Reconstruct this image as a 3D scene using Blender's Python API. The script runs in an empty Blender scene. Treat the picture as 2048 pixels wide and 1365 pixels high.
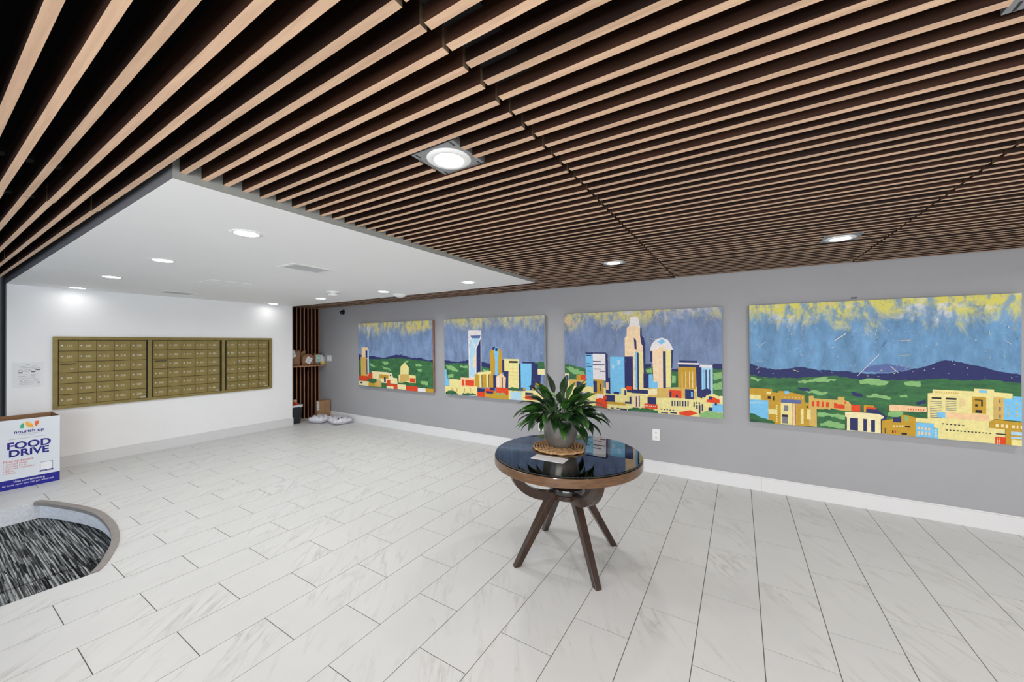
# Lobby with a slatted wood ceiling, mailboxes, paintings and a round table
import bpy, bmesh, math, random
from mathutils import Vector, Matrix
EXPOSURE = -0.06
W_FILL, W_DOOR, W_SOF, W_NEAR, W_SLAT, W_HID, W_RGT = 315, 55, 11.5, .35, 6, 1, 13
GREYW = (157, 157, 160)
SLAT1, SLAT2 = (198, 163, 135), (222, 187, 157)
BRASS = (142, 126, 74)
SPREAD, VEIN = 165, .96
random.seed(7)
S = bpy.context.scene
COL = S.collection
PI = math.pi

# ------------------------------------------------------------------ camera, world, lights, exposure
cd = bpy.data.cameras.new('camera'); cam = bpy.data.objects.new('camera', cd); COL.objects.link(cam)
S.camera = cam
YAW, PITCH, ROLL, FPX = -.5475, .0045, -.0035, 745.5
_f = Vector((math.sin(YAW)*math.cos(PITCH), math.cos(YAW)*math.cos(PITCH), math.sin(PITCH)))
_r = Vector((math.cos(YAW), -math.sin(YAW), 0)); _u = _r.cross(_f)
_r2 = math.cos(ROLL)*_r + math.sin(ROLL)*_u; _u2 = -math.sin(ROLL)*_r + math.cos(ROLL)*_u
cam.matrix_world = Matrix(((_r2.x, _u2.x, -_f.x, 0), (_r2.y, _u2.y, -_f.y, 0), (_r2.z, _u2.z, -_f.z, 1.582), (0, 0, 0, 1)))
cd.sensor_width = 36; cd.sensor_fit = 'HORIZONTAL'; cd.lens = FPX/2048*36; cd.clip_start = .02
S.view_settings.view_transform = 'Standard'; S.view_settings.look = 'None'
S.view_settings.gamma = 1; S.view_settings.use_curve_mapping = False
S.view_settings.exposure = EXPOSURE
S.cycles.use_denoising = True
S.cycles.max_bounces = 10; S.cycles.diffuse_bounces = 6; S.cycles.glossy_bounces = 5; S.cycles.transmission_bounces = 8
S.cycles.sample_clamp_indirect = 6
w = bpy.data.worlds.new('world'); S.world = w; w.use_nodes = True
bg = w.node_tree.nodes['Background']; bg.inputs[0].default_value = (.80, .88, 1, 1); bg.inputs[1].default_value = .6

def area(name, loc, rot, sx, sy, watts, col):
    l = bpy.data.lights.new(name, 'AREA'); l.shape = 'RECTANGLE'; l.size = sx; l.size_y = sy; l.energy = watts; l.color = col
    o = bpy.data.objects.new(name, l); COL.objects.link(o); o.location = loc; o.rotation_euler = rot
    return o
# soft fill added at invented front windows; daylight through the glazed entrance door (both unseen, behind the camera)
area('added_window_fill', (.7, -2.62, 1.3), (PI/2, 0, 0), 4.4, 1.9, W_FILL, (.97, .985, 1))
area('daylight_door', (-4.9, -2.62, 1.05), (PI/2, 0, 0), 1.9, 2.0, W_DOOR, (.62, .80, 1))

# ------------------------------------------------------------------ materials
def srgb(r, g, b):
    f = lambda c: (c/255/12.92) if c/255 <= .04045 else ((c/255+.055)/1.055)**2.4
    return (f(r), f(g), f(b), 1)
def nt(name):
    m = bpy.data.materials.new(name); m.use_nodes = True
    n = m.node_tree; return m, n, n.nodes['Principled BSDF']
def N(n, t, **kw):
    x = n.nodes.new(t)
    for k, v in kw.items():
        if k in x.inputs: x.inputs[k].default_value = v
        else: setattr(x, k, v)
    return x
def ramp(n, src, *stops):
    r = N(n, 'ShaderNodeValToRGB'); e = r.color_ramp.elements
    while len(e) < len(stops): e.new(.5)
    for i, (p, c) in enumerate(stops): e[i].position = p; e[i].color = c
    n.links.new(src, r.inputs[0]); return r
def plain(name, c, rough=.5, metal=0, var=.04, scale=30, bump=0, spec=.5, coat=0, detail=4):
    m, n, b = nt(name)
    tc = N(n, 'ShaderNodeTexCoord'); nz = N(n, 'ShaderNodeTexNoise', Scale=scale, Detail=detail)
    n.links.new(tc.outputs['Object'], nz.inputs['Vector'])
    d = tuple(max(0, x*(1-var)) for x in c[:3])+(1,); l = tuple(min(1, x*(1+var)) for x in c[:3])+(1,)
    r = ramp(n, nz.outputs[0], (.3, d), (.7, l)); n.links.new(r.outputs[0], b.inputs['Base Color'])
    b.inputs['Roughness'].default_value = rough; b.inputs['Metallic'].default_value = metal
    b.inputs['Specular IOR Level'].default_value = spec; b.inputs['Coat Weight'].default_value = coat
    if bump:
        bp = N(n, 'ShaderNodeBump', Strength=bump, Distance=.002); n.links.new(nz.outputs[0], bp.inputs['Height']); n.links.new(bp.outputs[0], b.inputs['Normal'])
    return m
def wood(name, c1, c2, rough=.45, stretch=(1.5, 28, 28), coat=0, spec=.4, rnd=.25):
    m, n, b = nt(name)
    tc = N(n, 'ShaderNodeTexCoord'); oi = N(n, 'ShaderNodeObjectInfo')
    mp = N(n, 'ShaderNodeMapping'); mp.inputs['Scale'].default_value = stretch
    ad = N(n, 'ShaderNodeVectorMath', operation='ADD'); cx = N(n, 'ShaderNodeCombineXYZ')
    mu = N(n, 'ShaderNodeMath', operation='MULTIPLY'); mu.inputs[1].default_value = 37
    n.links.new(oi.outputs['Random'], mu.inputs[0]); n.links.new(mu.outputs[0], cx.inputs[0]); n.links.new(mu.outputs[0], cx.inputs[1])
    n.links.new(tc.outputs['Object'], ad.inputs[0]); n.links.new(cx.outputs[0], ad.inputs[1]); n.links.new(ad.outputs[0], mp.inputs[0])
    nz = N(n, 'ShaderNodeTexNoise', Scale=2.2, Detail=6, Distortion=.6); n.links.new(mp.outputs[0], nz.inputs['Vector'])
    r = ramp(n, nz.outputs[0], (.3, c1), (.7, c2))
    hs = N(n, 'ShaderNodeHueSaturation'); mr = N(n, 'ShaderNodeMapRange'); mr.inputs[3].default_value = 1-rnd; mr.inputs[4].default_value = 1+rnd
    n.links.new(oi.outputs['Random'], mr.inputs[0]); n.links.new(mr.outputs[0], hs.inputs['Value']); n.links.new(r.outputs[0], hs.inputs['Color'])
    n.links.new(hs.outputs[0], b.inputs['Base Color']); b.inputs['Roughness'].default_value = rough
    b.inputs['Coat Weight'].default_value = coat; b.inputs['Coat Roughness'].default_value = .12; b.inputs['Specular IOR Level'].default_value = spec
    return m
def emit(name, c, s):
    m, n, b = nt(name); b.inputs['Base Color'].default_value = c; b.inputs['Emission Color'].default_value = c; b.inputs['Emission Strength'].default_value = s
    return m
def glass(name, col=(1, 1, 1, 1), rough=0, ior=1.5):
    m, n, b = nt(name); b.inputs['Base Color'].default_value = col; b.inputs['Transmission Weight'].default_value = 1
    b.inputs['Roughness'].default_value = rough; b.inputs['IOR'].default_value = ior
    return m
def sleeve(name='clear_plastic_sleeve', al=.16):
    m, n, b = nt(name); b.inputs['Base Color'].default_value = (.9, .9, .92, 1); b.inputs['Alpha'].default_value = al; b.inputs['Roughness'].default_value = .12
    return m
def marble():
    m, n, b = nt('marble_tile')
    tc = N(n, 'ShaderNodeTexCoord'); oi = N(n, 'ShaderNodeObjectInfo'); cx = N(n, 'ShaderNodeCombineXYZ')
    mu = N(n, 'ShaderNodeMath', operation='MULTIPLY'); mu.inputs[1].default_value = 53
    n.links.new(oi.outputs['Random'], mu.inputs[0]); n.links.new(mu.outputs[0], cx.inputs[0]); n.links.new(mu.outputs[0], cx.inputs[2])
    ad = N(n, 'ShaderNodeVectorMath', operation='ADD'); n.links.new(tc.outputs['Object'], ad.inputs[0]); n.links.new(cx.outputs[0], ad.inputs[1])
    rt = N(n, 'ShaderNodeVectorRotate', rotation_type='Z_AXIS'); rt.inputs['Angle'].default_value = VEIN; n.links.new(ad.outputs[0], rt.inputs['Vector'])
    mp = N(n, 'ShaderNodeMapping'); mp.inputs['Scale'].default_value = (1.0, 5.2, 1); n.links.new(rt.outputs[0], mp.inputs[0])
    nz = N(n, 'ShaderNodeTexNoise', Scale=1.5, Detail=6, Roughness=.55, Distortion=.45); n.links.new(mp.outputs[0], nz.inputs['Vector'])
    sb = N(n, 'ShaderNodeMath', operation='SUBTRACT'); sb.inputs[1].default_value = .5; n.links.new(nz.outputs[0], sb.inputs[0])
    ab = N(n, 'ShaderNodeMath', operation='ABSOLUTE'); n.links.new(sb.outputs[0], ab.inputs[0])
    r = ramp(n, ab.outputs[0], (0, (.8, .8, .8, 1)), (.008, (.32, .32, .32, 1)), (.045, (0, 0, 0, 1)))
    nz2 = N(n, 'ShaderNodeTexNoise', Scale=2.5, Detail=3); n.links.new(ad.outputs[0], nz2.inputs['Vector'])
    r2 = ramp(n, nz2.outputs[0], (.42, (0, 0, 0, 1)), (.68, (1, 1, 1, 1)))
    mm = N(n, 'ShaderNodeMath', operation='MULTIPLY'); n.links.new(r.outputs[0], mm.inputs[0]); n.links.new(r2.outputs[0], mm.inputs[1])
    mx = N(n, 'ShaderNodeMix', data_type='RGBA'); n.links.new(mm.outputs[0], mx.inputs[0])
    base = ramp(n, nz2.outputs[0], (.3, (.60, .607, .603, 1)), (.7, (.635, .642, .638, 1)))
    n.links.new(base.outputs[0], mx.inputs[6]); mx.inputs[7].default_value = (.40, .39, .375, 1)
    n.links.new(mx.outputs[2], b.inputs['Base Color']); b.inputs['Roughness'].default_value = .42; b.inputs['Specular IOR Level'].default_value = .35
    return m
def carpet():
    m, n, b = nt('striped_carpet')
    tc = N(n, 'ShaderNodeTexCoord'); sx = N(n, 'ShaderNodeSeparateXYZ'); n.links.new(tc.outputs['Object'], sx.inputs[0])
    mp = N(n, 'ShaderNodeMapping'); mp.inputs['Scale'].default_value = (5.0, 140, 1); n.links.new(tc.outputs['Object'], mp.inputs[0])
    vo = N(n, 'ShaderNodeTexVoronoi', Scale=1, feature='F1', distance='CHEBYCHEV', Randomness=.8); n.links.new(mp.outputs[0], vo.inputs['Vector'])
    bw = N(n, 'ShaderNodeRGBToBW'); n.links.new(vo.outputs['Color'], bw.inputs[0])
    r = ramp(n, bw.outputs[0], (.2, srgb(30, 31, 33)), (.42, srgb(84, 86, 86)), (.6, srgb(140, 144, 146)), (.85, srgb(178, 180, 180)))
    wv = N(n, 'ShaderNodeTexWave', Scale=16, bands_direction='Y', Distortion=1.0); wv.inputs['Detail'].default_value = 2; n.links.new(tc.outputs['Object'], wv.inputs['Vector'])
    mx = N(n, 'ShaderNodeMix', data_type='RGBA', blend_type='MULTIPLY'); mx.inputs[0].default_value = .75
    r3 = ramp(n, wv.outputs['Fac'], (.25, (.12, .12, .13, 1)), (.5, (1, 1, 1, 1)))
    n.links.new(r.outputs[0], mx.inputs[6]); n.links.new(r3.outputs[0], mx.inputs[7]); n.links.new(mx.outputs[2], b.inputs['Base Color'])
    b.inputs['Roughness'].default_value = .95; b.inputs['Specular IOR Level'].default_value = .1
    nz = N(n, 'ShaderNodeTexNoise', Scale=300, Detail=2); n.links.new(tc.outputs['Object'], nz.inputs['Vector'])
    bp = N(n, 'ShaderNodeBump', Strength=.5, Distance=.004); n.links.new(nz.outputs[0], bp.inputs['Height']); n.links.new(bp.outputs[0], b.inputs['Normal'])
    return m

MT = dict(
    white_wall=plain('white_wall_paint', (.865, .865, .87, 1), .55, var=.01, scale=3),
    white_ceiling=plain('white_ceiling_paint', (.82, .82, .82, 1), .7, var=.01, scale=2),
    grey_wall=plain('grey_wall_paint', srgb(*GREYW)[:3]+(1,), .6, var=.02, scale=2),
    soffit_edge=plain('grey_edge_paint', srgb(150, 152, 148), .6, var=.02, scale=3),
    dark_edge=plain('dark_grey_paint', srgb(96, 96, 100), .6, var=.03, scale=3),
    trim=plain('white_trim_paint', (.69, .69, .695, 1), .35, var=.01, scale=5),
    black=plain('black_plenum', (.004, .004, .005, 1), .9, var=.2, scale=6, spec=.1),
    black_metal=plain('black_metal', (.012, .012, .014, 1), .45, var=.1),
    slat_side=wood('dark_slat_side', srgb(32, 17, 10), srgb(50, 29, 18), .6, spec=.2, rnd=.5),  # side faces much darker than the undersides
    slat_face=wood('pale_slat_face', srgb(*SLAT1), srgb(*SLAT2), .5, spec=.3, rnd=.10),
    slat_end=wood('sawn_slat_end', srgb(88, 72, 52), srgb(120, 100, 76), .7),
    slat_wall_face=wood('wall_slat_face', srgb(150, 104, 78), srgb(178, 128, 98), .5, stretch=(28, 28, 1.5), rnd=.2),
    grout=plain('grey_grout', srgb(118, 114, 108), .95, var=.08, scale=60, spec=.1),
    tile=marble(), carpet=carpet(),
    riser=wood('grey_wood_look_riser', srgb(208, 211, 216), srgb(234, 236, 240), .5, rnd=.03),
    nosing=plain('grey_stair_nosing', srgb(140, 134, 130), .6, var=.1, scale=40, bump=.2),
    brass=plain('aged_brass_panel', srgb(*BRASS), .42, .35, var=.12, scale=14, detail=8),
    brass_dark=plain('brass_shadow_gap', srgb(48, 40, 22), .7, .2),
    steel=plain('steel_lock', srgb(205, 205, 205), .3, .8),
    number=plain('cream_number_ink', srgb(206, 200, 180), .6),
    plastic_white=plain('white_plastic', (.80, .80, .79, 1), .4, var=.01),
    grey_metal=plain('galvanised_metal', srgb(150, 152, 155), .45, .5, var=.08),
    vent=plain('vent_metal', (.62, .62, .63, 1), .5, .1),
    vent_dark=plain('vent_duct_shadow', (.10, .10, .11, 1), .8),
    lens=emit('lit_lens', (1, .985, .96, 1), 14),
    espresso=wood('espresso_wood', srgb(32, 19, 12), srgb(60, 37, 22), .28, stretch=(14, 14, 1.2), coat=.4, rnd=.12),
    espresso_rim=wood('espresso_rim_wood', srgb(74, 50, 30), srgb(108, 76, 46), .3, stretch=(6, 6, 40), coat=.3, rnd=.05),
    table_dark=plain('black_stained_wood', (.014, .011, .010, 1), .12, var=.2, coat=.6),
    sleeve=sleeve('clear_plastic_sleeve', .07), pane=sleeve('window_glass', .08), glass=glass('clear_glass'), glass_rim=plain('dark_reflection_glass_edge', (.010, .014, .013, 1), .08, var=.1), glass_edge=glass('table_glass', (.93, .97, .95, 1), 0, 1.75),
    pot=plain('pewter_glaze', srgb(132, 128, 124), .3, .55, var=.22, scale=7, detail=5),
    soil=plain('dark_soil', (.02, .014, .01, 1), .95, var=.4, scale=60, bump=.6),
    wicker=plain('woven_hyacinth', srgb(176, 138, 96), .75, var=.45, scale=70, bump=.4),
    paper=plain('white_paper', (.82, .82, .83, 1), .6, var=.01),
    kraft=plain('kraft_cardboard', srgb(158, 122, 88), .8, var=.08, scale=18),
    kraft_dark=plain('brown_kraft_paper', srgb(150, 112, 86), .75, var=.14, scale=12, bump=.3),
    poly=plain('white_poly_mailer', srgb(214, 214, 222), .35, var=.04, scale=9),
    print_blue=plain('navy_print', srgb(24, 26, 128), .6, var=.02), print_band=plain('blue_band_print', srgb(24, 24, 140), .5, var=.02),
    print_red=plain('coral_print', srgb(206, 104, 92), .6), print_green=plain('leaf_green_print', srgb(60, 172, 120), .6), print_yellow=plain('amber_print', srgb(240, 178, 62), .6),
    print_orange=plain('orange_print', srgb(236, 104, 44), .6), print_white=plain('white_print', (.85, .85, .87, 1), .6), print_grey=plain('grey_print', srgb(140, 142, 150), .6),
    ink=plain('black_ink', (.02, .02, .022, 1), .6), box_white=plain('white_coated_board', srgb(222, 226, 232), .4, var=.015, scale=4),
    bin=plain('black_bin_plastic', (.016, .017, .022, 1), .4, var=.15), liner=plain('translucent_white_liner', (.66, .66, .68, 1), .3),
    dome=plain('black_dome_plastic', (.006, .006, .008, 1), .12), yellow_lab=plain('yellow_label', srgb(226, 214, 70), .6),
    teal_lab=plain('pale_teal_label', srgb(176, 206, 198), .6), red_trash=plain('red_wrapper', srgb(196, 70, 52), .5), tan_trash=plain('tan_paper_scrap', srgb(214, 178, 130), .7),
    leaf=plain('glossy_leaf', srgb(24, 52, 22), .36, var=.5, scale=9, spec=.5), leaf_b=plain('fresh_leaf', srgb(52, 96, 32), .38, var=.35, scale=9, spec=.5),
    stem=plain('leaf_stalk', srgb(70, 104, 48), .5, var=.2), spathe=plain('pale_green_spathe', srgb(150, 178, 110), .5, var=.15),
    slatdust=plain('dust', (.3, .3, .3, 1)),
    door=plain('black_door_paint', (.01, .01, .012, 1), .5),
)

# ------------------------------------------------------------------ helpers
def link(name, me, parent=None):
    o = bpy.data.objects.new(name, me); COL.objects.link(o)
    if parent is not None: o.parent = parent
    return o
def tag(o, label=None, cat=None, group=None, kind=None):
    if label: o['label'] = label
    if cat: o['category'] = cat
    if group: o['group'] = group
    if kind: o['kind'] = kind
    return o
def thing(name, label, cat, loc=(0, 0, 0), rz=0, group=None):
    o = bpy.data.objects.new(name, None); COL.objects.link(o); o.location = loc; o.rotation_euler = (0, 0, rz); o.empty_display_size = .1
    return tag(o, label, cat, group)
class MB:
    """collects polygons with a material slot each and builds one mesh"""
    def __init__(s): s.v = []; s.f = []; s.m = []; s.mats = []
    def slot(s, m):
        if m not in s.mats: s.mats.append(m)
        return s.mats.index(m)
    def add(s, vs, fs, m):
        k = len(s.v); s.v += [tuple(v) for v in vs]; i = s.slot(m)
        for f in fs: s.f.append(tuple(k+a for a in f)); s.m.append(i)
        return s
    def box(s, x0, y0, z0, x1, y1, z1, m, mx=None):
        vs = [(x0, y0, z0), (x1, y0, z0), (x1, y1, z0), (x0, y1, z0), (x0, y0, z1), (x1, y0, z1), (x1, y1, z1), (x0, y1, z1)]
        if mx: vs = [mx @ Vector(v) for v in vs]
        return s.add(vs, [(3, 2, 1, 0), (4, 5, 6, 7), (0, 1, 5, 4), (1, 2, 6, 5), (2, 3, 7, 6), (3, 0, 4, 7)], m)
    def prism(s, poly, z0, z1, m, mtop=None):
        n = len(poly); vs = [(x, y, z0) for x, y in poly]+[(x, y, z1) for x, y in poly]
        s.add(vs, [tuple(range(n))[::-1]], m)
        k = len(s.v)-2*n
        s.f.append(tuple(k+n+i for i in range(n))); s.m.append(s.slot(mtop or m))
        for i in range(n): s.f.append((k+i, k+(i+1) % n, k+n+(i+1) % n, k+n+i)); s.m.append(s.slot(m))
        return s
    def lathe(s, prof, m, seg=32, c=(0, 0, 0), mx=None):
        vs = []; fs = []; n = len(prof)
        for i in range(seg):
            a = 2*PI*i/seg
            for r, z in prof: vs.append((c[0]+r*math.cos(a), c[1]+r*math.sin(a), c[2]+z))
        if mx: vs = [mx @ Vector(v) for v in vs]
        for i in range(seg):
            j = (i+1) % seg
            for k in range(n-1): fs.append((i*n+k, j*n+k, j*n+k+1, i*n+k+1))
        return s.add(vs, fs, m)
    def tube(s, pts, rad, m, seg=6, cap=True):
        pts = [Vector(p) for p in pts]; vs = []; fs = []; up = Vector((0, 0, 1)); n = len(pts)
        for i, p in enumerate(pts):
            t = (pts[min(i+1, n-1)]-pts[max(i-1, 0)]).normalized()
            a = t.cross(up)
            if a.length < 1e-3: a = t.cross(Vector((1, 0, 0)))
            a.normalize(); b = t.cross(a); r = rad[i] if isinstance(rad, (list, tuple)) else rad
            for k in range(seg): q = 2*PI*k/seg; vs.append(p+a*r*math.cos(q)+b*r*math.sin(q))
        for i in range(n-1):
            for k in range(seg): l = (k+1) % seg; fs.append((i*seg+k, i*seg+l, (i+1)*seg+l, (i+1)*seg+k))
        if cap: fs += [tuple(range(seg))[::-1], tuple((n-1)*seg+k for k in range(seg))]
        return s.add(vs, fs, m)
    def mesh(s, name, smooth=False):
        me = bpy.data.meshes.new(name); me.from_pydata(s.v, [], s.f)
        for m in s.mats: me.materials.append(m)
        me.polygons.foreach_set('material_index', s.m)
        if smooth: me.polygons.foreach_set('use_smooth', [True]*len(s.f))
        me.update()
        bm = bmesh.new(); bm.from_mesh(me); bmesh.ops.recalc_face_normals(bm, faces=bm.faces); bm.to_mesh(me); bm.free()
        return me
    def build(s, name, parent=None, smooth=False, bevel=0, auto=None):
        me = s.mesh(name, smooth); o = link(name, me, parent)
        if bevel: b = o.modifiers.new('bevel', 'BEVEL'); b.width = bevel; b.segments = 2; b.limit_method = 'ANGLE'; b.angle_limit = .7
        if auto: me.set_sharp_from_angle(angle=auto)
        return o
def box(name, x0, y0, z0, x1, y1, z1, m, parent=None, bevel=0): return MB().box(x0, y0, z0, x1, y1, z1, m).build(name, parent, bevel=bevel)
def struct(o): o['kind'] = 'structure'; return o
_txt = {}
def text_mesh(s, size, m, bold=0, align='CENTER', sx=1):
    key = (s, size, m.name, bold, align, sx)
    if key in _txt: return _txt[key]
    c = bpy.data.curves.new('text', 'FONT'); c.body = s; c.size = size; c.offset = bold; c.align_x = align; c.align_y = 'CENTER'; c.resolution_u = 3
    o = bpy.data.objects.new('text', c); COL.objects.link(o); bpy.context.view_layer.update()
    me = bpy.data.meshes.new_from_object(o.evaluated_get(bpy.context.evaluated_depsgraph_get()))
    bpy.data.objects.remove(o); bpy.data.curves.remove(c)
    me.materials.clear(); me.materials.append(m)
    for v in me.vertices: v.co.x *= sx
    _txt[key] = me; return me
FACE_X = Matrix(((0, 0, 1, 0), (1, 0, 0, 0), (0, 1, 0, 0), (0, 0, 0, 1)))     # local x -> +Y, y -> +Z, normal -> +X

# ------------------------------------------------------------------ room shell
XW, YG, ZD, ZS = -7.375, 4.755, 2.75, 2.298
SX1, SY0, SY1 = -2.085, .61, 3.955
XR, YF = 4.0, -2.4
struct(box('wall_back', -8.0, YG, -.3, XR+.1, YG+.12, ZD, MT['grey_wall']))
SYW = .652
b = MB(); b.box(XW-.062, SYW, 0, XW, 3.94, ZS, MT['white_wall']); b.box(XW-.062, SYW-.006, 0, XW-.001, SYW, ZS, MT['soffit_edge'])
struct(b.build('wall_left'))
struct(box('wall_right', XR, YF, -.3, XR+.1, YG, ZD, MT['white_wall']))
# front wall with the entrance door opening and an added window opening for the fill light
b = MB()
for a in ((-8.0, 0, -6.0, ZD), (-6.0, 2.15, -3.8, ZD), (-3.8, 0, -1.6, ZD), (-1.6, 0, 3.0, .35), (-1.6, 2.25, 3.0, ZD), (3.0, 0, XR+.1, ZD)):
    b.box(a[0], YF-.15, a[1] if a[1] else -.3, a[2], YF, a[3], MT['white_wall'])
b.box(-6.0, YF-.15, -.3, -3.8, YF, -.17, MT['white_wall'])
struct(b.build('wall_front'))
wn = struct(box('added_window_1', -1.6, YF-.09, .35, 3.0, YF-.075, 2.25, MT['pane']))  # unseen window, added to carry the fill light
fr = MB()
for x in (-1.6, -.06, 1.47, 2.95): fr.box(x, YF-.12, .35, x+.05, YF-.04, 2.25, MT['black_metal'])
fr.box(-1.6, YF-.12, .35, 3.0, YF-.04, .40, MT['black_metal']); fr.box(-1.6, YF-.12, 2.2, 3.0, YF-.04, 2.25, MT['black_metal'])
fr.build('added_window_frame', wn)
dr = struct(box('door_1', -5.9, YF-.09, -.16, -3.9, YF-.075, 2.1, MT['pane']))
fr = MB()
for x in (-6.0, -4.95, -3.87): fr.box(x, YF-.12, -.17, x+.07, YF-.04, 2.15, MT['black_metal'])
fr.box(-6.0, YF-.12, 2.05, -3.8, YF-.04, 2.15, MT['black_metal']); fr.box(-6.0, YF-.12, -.17, -3.8, YF-.04, -.08, MT['black_metal'])
fr.build('door_frame', dr)
# dark service door left of the white wall
d2 = struct(box('door_2', XW-.62, YF, 0, XW-.56, SY0+.0, 2.75, MT['door']))
MB().box(XW-.56, .30, 0, XW-.50, .36, 2.2, MT['black_metal']).build('door_frame', d2)
struct(box('wall_service', XW-.60, SYW-.002, 0, XW-.063, SYW+.03, ZD, MT['door']))
# alcove: dark backing with upright slats
al = struct(box('wall_alcove', -7.98, 3.87, 0, -7.90, YG, ZD, MT['black']))
struct(box('wall_return', -7.98, 3.85, 0, XW-.01, 3.938, ZD, MT['white_wall']))
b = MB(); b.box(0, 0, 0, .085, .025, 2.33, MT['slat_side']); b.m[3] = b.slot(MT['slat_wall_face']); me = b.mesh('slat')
for k in range(11):
    o = link('slat', me, al); o.location = (-7.90+.002*random.random(), 3.945+.0795*k-.012, 0.001)
# black deck above the slats
struct(box('ceiling', -8.0, YF-.1, ZD, XR+.1, YG+.1, ZD+.1, MT['black']))
# white dropped ceiling over the mailboxes
b = MB()
b.add([(XW-.02, SYW-.006, ZS), (SX1, SY0, ZS), (SX1, SY1, ZS), (XW-.02, SY1, ZS)], [(0, 1, 2, 3)], MT['white_ceiling'])
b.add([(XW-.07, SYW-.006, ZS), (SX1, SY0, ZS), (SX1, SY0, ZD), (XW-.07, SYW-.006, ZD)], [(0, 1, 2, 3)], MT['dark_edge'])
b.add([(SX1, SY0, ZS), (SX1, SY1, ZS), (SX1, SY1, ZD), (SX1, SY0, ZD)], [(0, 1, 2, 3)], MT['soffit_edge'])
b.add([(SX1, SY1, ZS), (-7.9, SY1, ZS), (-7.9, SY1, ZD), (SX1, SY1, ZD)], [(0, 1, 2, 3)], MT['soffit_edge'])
b.add([(XW-.12, SY0, ZD-.01), (SX1, SY0, ZD-.01), (SX1, SY1, ZD-.01), (XW-.12, SY1, ZD-.01)], [(0, 1, 2, 3)], MT['black'])
me = bpy.data.meshes.new('ceiling_soffit'); me.from_pydata(b.v, [], b.f)
for m in b.mats: me.materials.append(m)
me.polygons.foreach_set('material_index', b.m); struct(link('ceiling_soffit', me))
# baseboards
def baseboard(name, prof_dir, a, c, splits=()):
    o = MB(); t = .015; h = .15
    if prof_dir == 'x':   # runs along x on the grey wall
        o.box(a, YG-t, 0, c, YG, h-.012, MT['trim']); o.box(a, YG-t*.6, h-.012, c, YG, h, MT['trim'])
    else:
        o.box(XW, a, 0, XW+t, c, h-.012, MT['trim']); o.box(XW, a, h-.012, XW+t*.6, c, h, MT['trim'])
    return struct(o.build(name, bevel=.002))
baseboard('baseboard_back', 'x', -7.80, .19); baseboard('baseboard_back', 'x', .1925, XR)
bl = baseboard('baseboard_left', 'y', SYW, 3.955)
MB().box(XW-.45, 3.94, 0, XW, 3.955, .15, MT['trim']).build('return_board', bl)

# ------------------------------------------------------------------ floor, stair well, tiles
CURVE = [(-6.05, .735), (-5.9, .80), (-5.6, .893), (-5.4, .945), (-5.175, .984), (-4.965, .994), (-4.7, .986), (-4.46, .958), (-4.236, .908), (-4.027, .831), (-3.9, .775), (-3.81, .72)]
def smooth_curve(P, n=4):
    out = []
    for i in range(len(P)-1):
        a, b_, c, d = P[max(i-1, 0)], P[i], P[i+1], P[min(i+2, len(P)-1)]
        for k in range(n):
            t = k/n
            out.append(tuple(.5*(2*b_[j]+(c[j]-a[j])*t+(2*a[j]-5*b_[j]+4*c[j]-d[j])*t*t+(3*b_[j]-a[j]-3*c[j]+d[j])*t**3) for j in (0, 1)))
    return out+[P[-1]]
CURVE = smooth_curve(CURVE)
PX0, PX1, PZ = -6.05, -3.81, -.17
def curve_y(x):
    for (xa, ya), (xb, yb) in zip(CURVE, CURVE[1:]):
        if xa <= x <= xb: return ya+(yb-ya)*(x-xa)/(xb-xa)
    return -9
TW, TL, A0, B0, B1, GAP = .305, .6141, .098, .4822, .1789, .0045
FX0, FX1, FY0, FY1 = -7.9, XR, YF, YG-.002
def cut(x0, y0, x1, y1):
    """the rectangle less the stair well, as polygons"""
    out = []
    x0, x1, y0, y1 = max(x0, FX0), min(x1, FX1), max(y0, FY0), min(y1, FY1)
    if x1-x0 < .004 or y1-y0 < .004: return out
    if y0 >= 1.0 or x1 <= PX0 or x0 >= PX1: return [[(x0, y0), (x1, y0), (x1, y1), (x0, y1)]]
    if x0 < PX0: out.append([(x0, y0), (PX0, y0), (PX0, y1), (x0, y1)])
    if x1 > PX1: out.append([(PX1, y0), (x1, y0), (x1, y1), (PX1, y1)])
    a, c = max(x0, PX0), min(x1, PX1)
    n = 10; run = []
    for i in range(n+1):
        x = a+(c-a)*i/n; yb = max(y0, curve_y(x))
        if yb < y1-.002: run.append((x, yb))
    if len(run) > 1: out.append(run+[(run[-1][0], y1), (run[0][0], y1)])
    return out
fl = MB()
for x0, x1 in ((FX0, PX0), (PX1, FX1)): fl.box(x0, FY0, -.30, x1, FY1, -.003, MT['grout'])
pts = [(x, y) for x, y in CURVE]
for (xa, ya), (xb, yb) in zip(pts, pts[1:]): fl.prism([(xa, ya), (xb, yb), (xb, FY1), (xa, FY1)], -.30, -.003, MT['grout'])
fl.box(PX0, FY0, -.30, PX1, 1.0, PZ-.02, MT['grout'])
floor = struct(fl.build('floor'))
cache = {}; rest = MB(); ntile = 0
i0 = math.floor((FX0-A0)/TW); i1 = math.ceil((FX1-A0)/TW)
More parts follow.
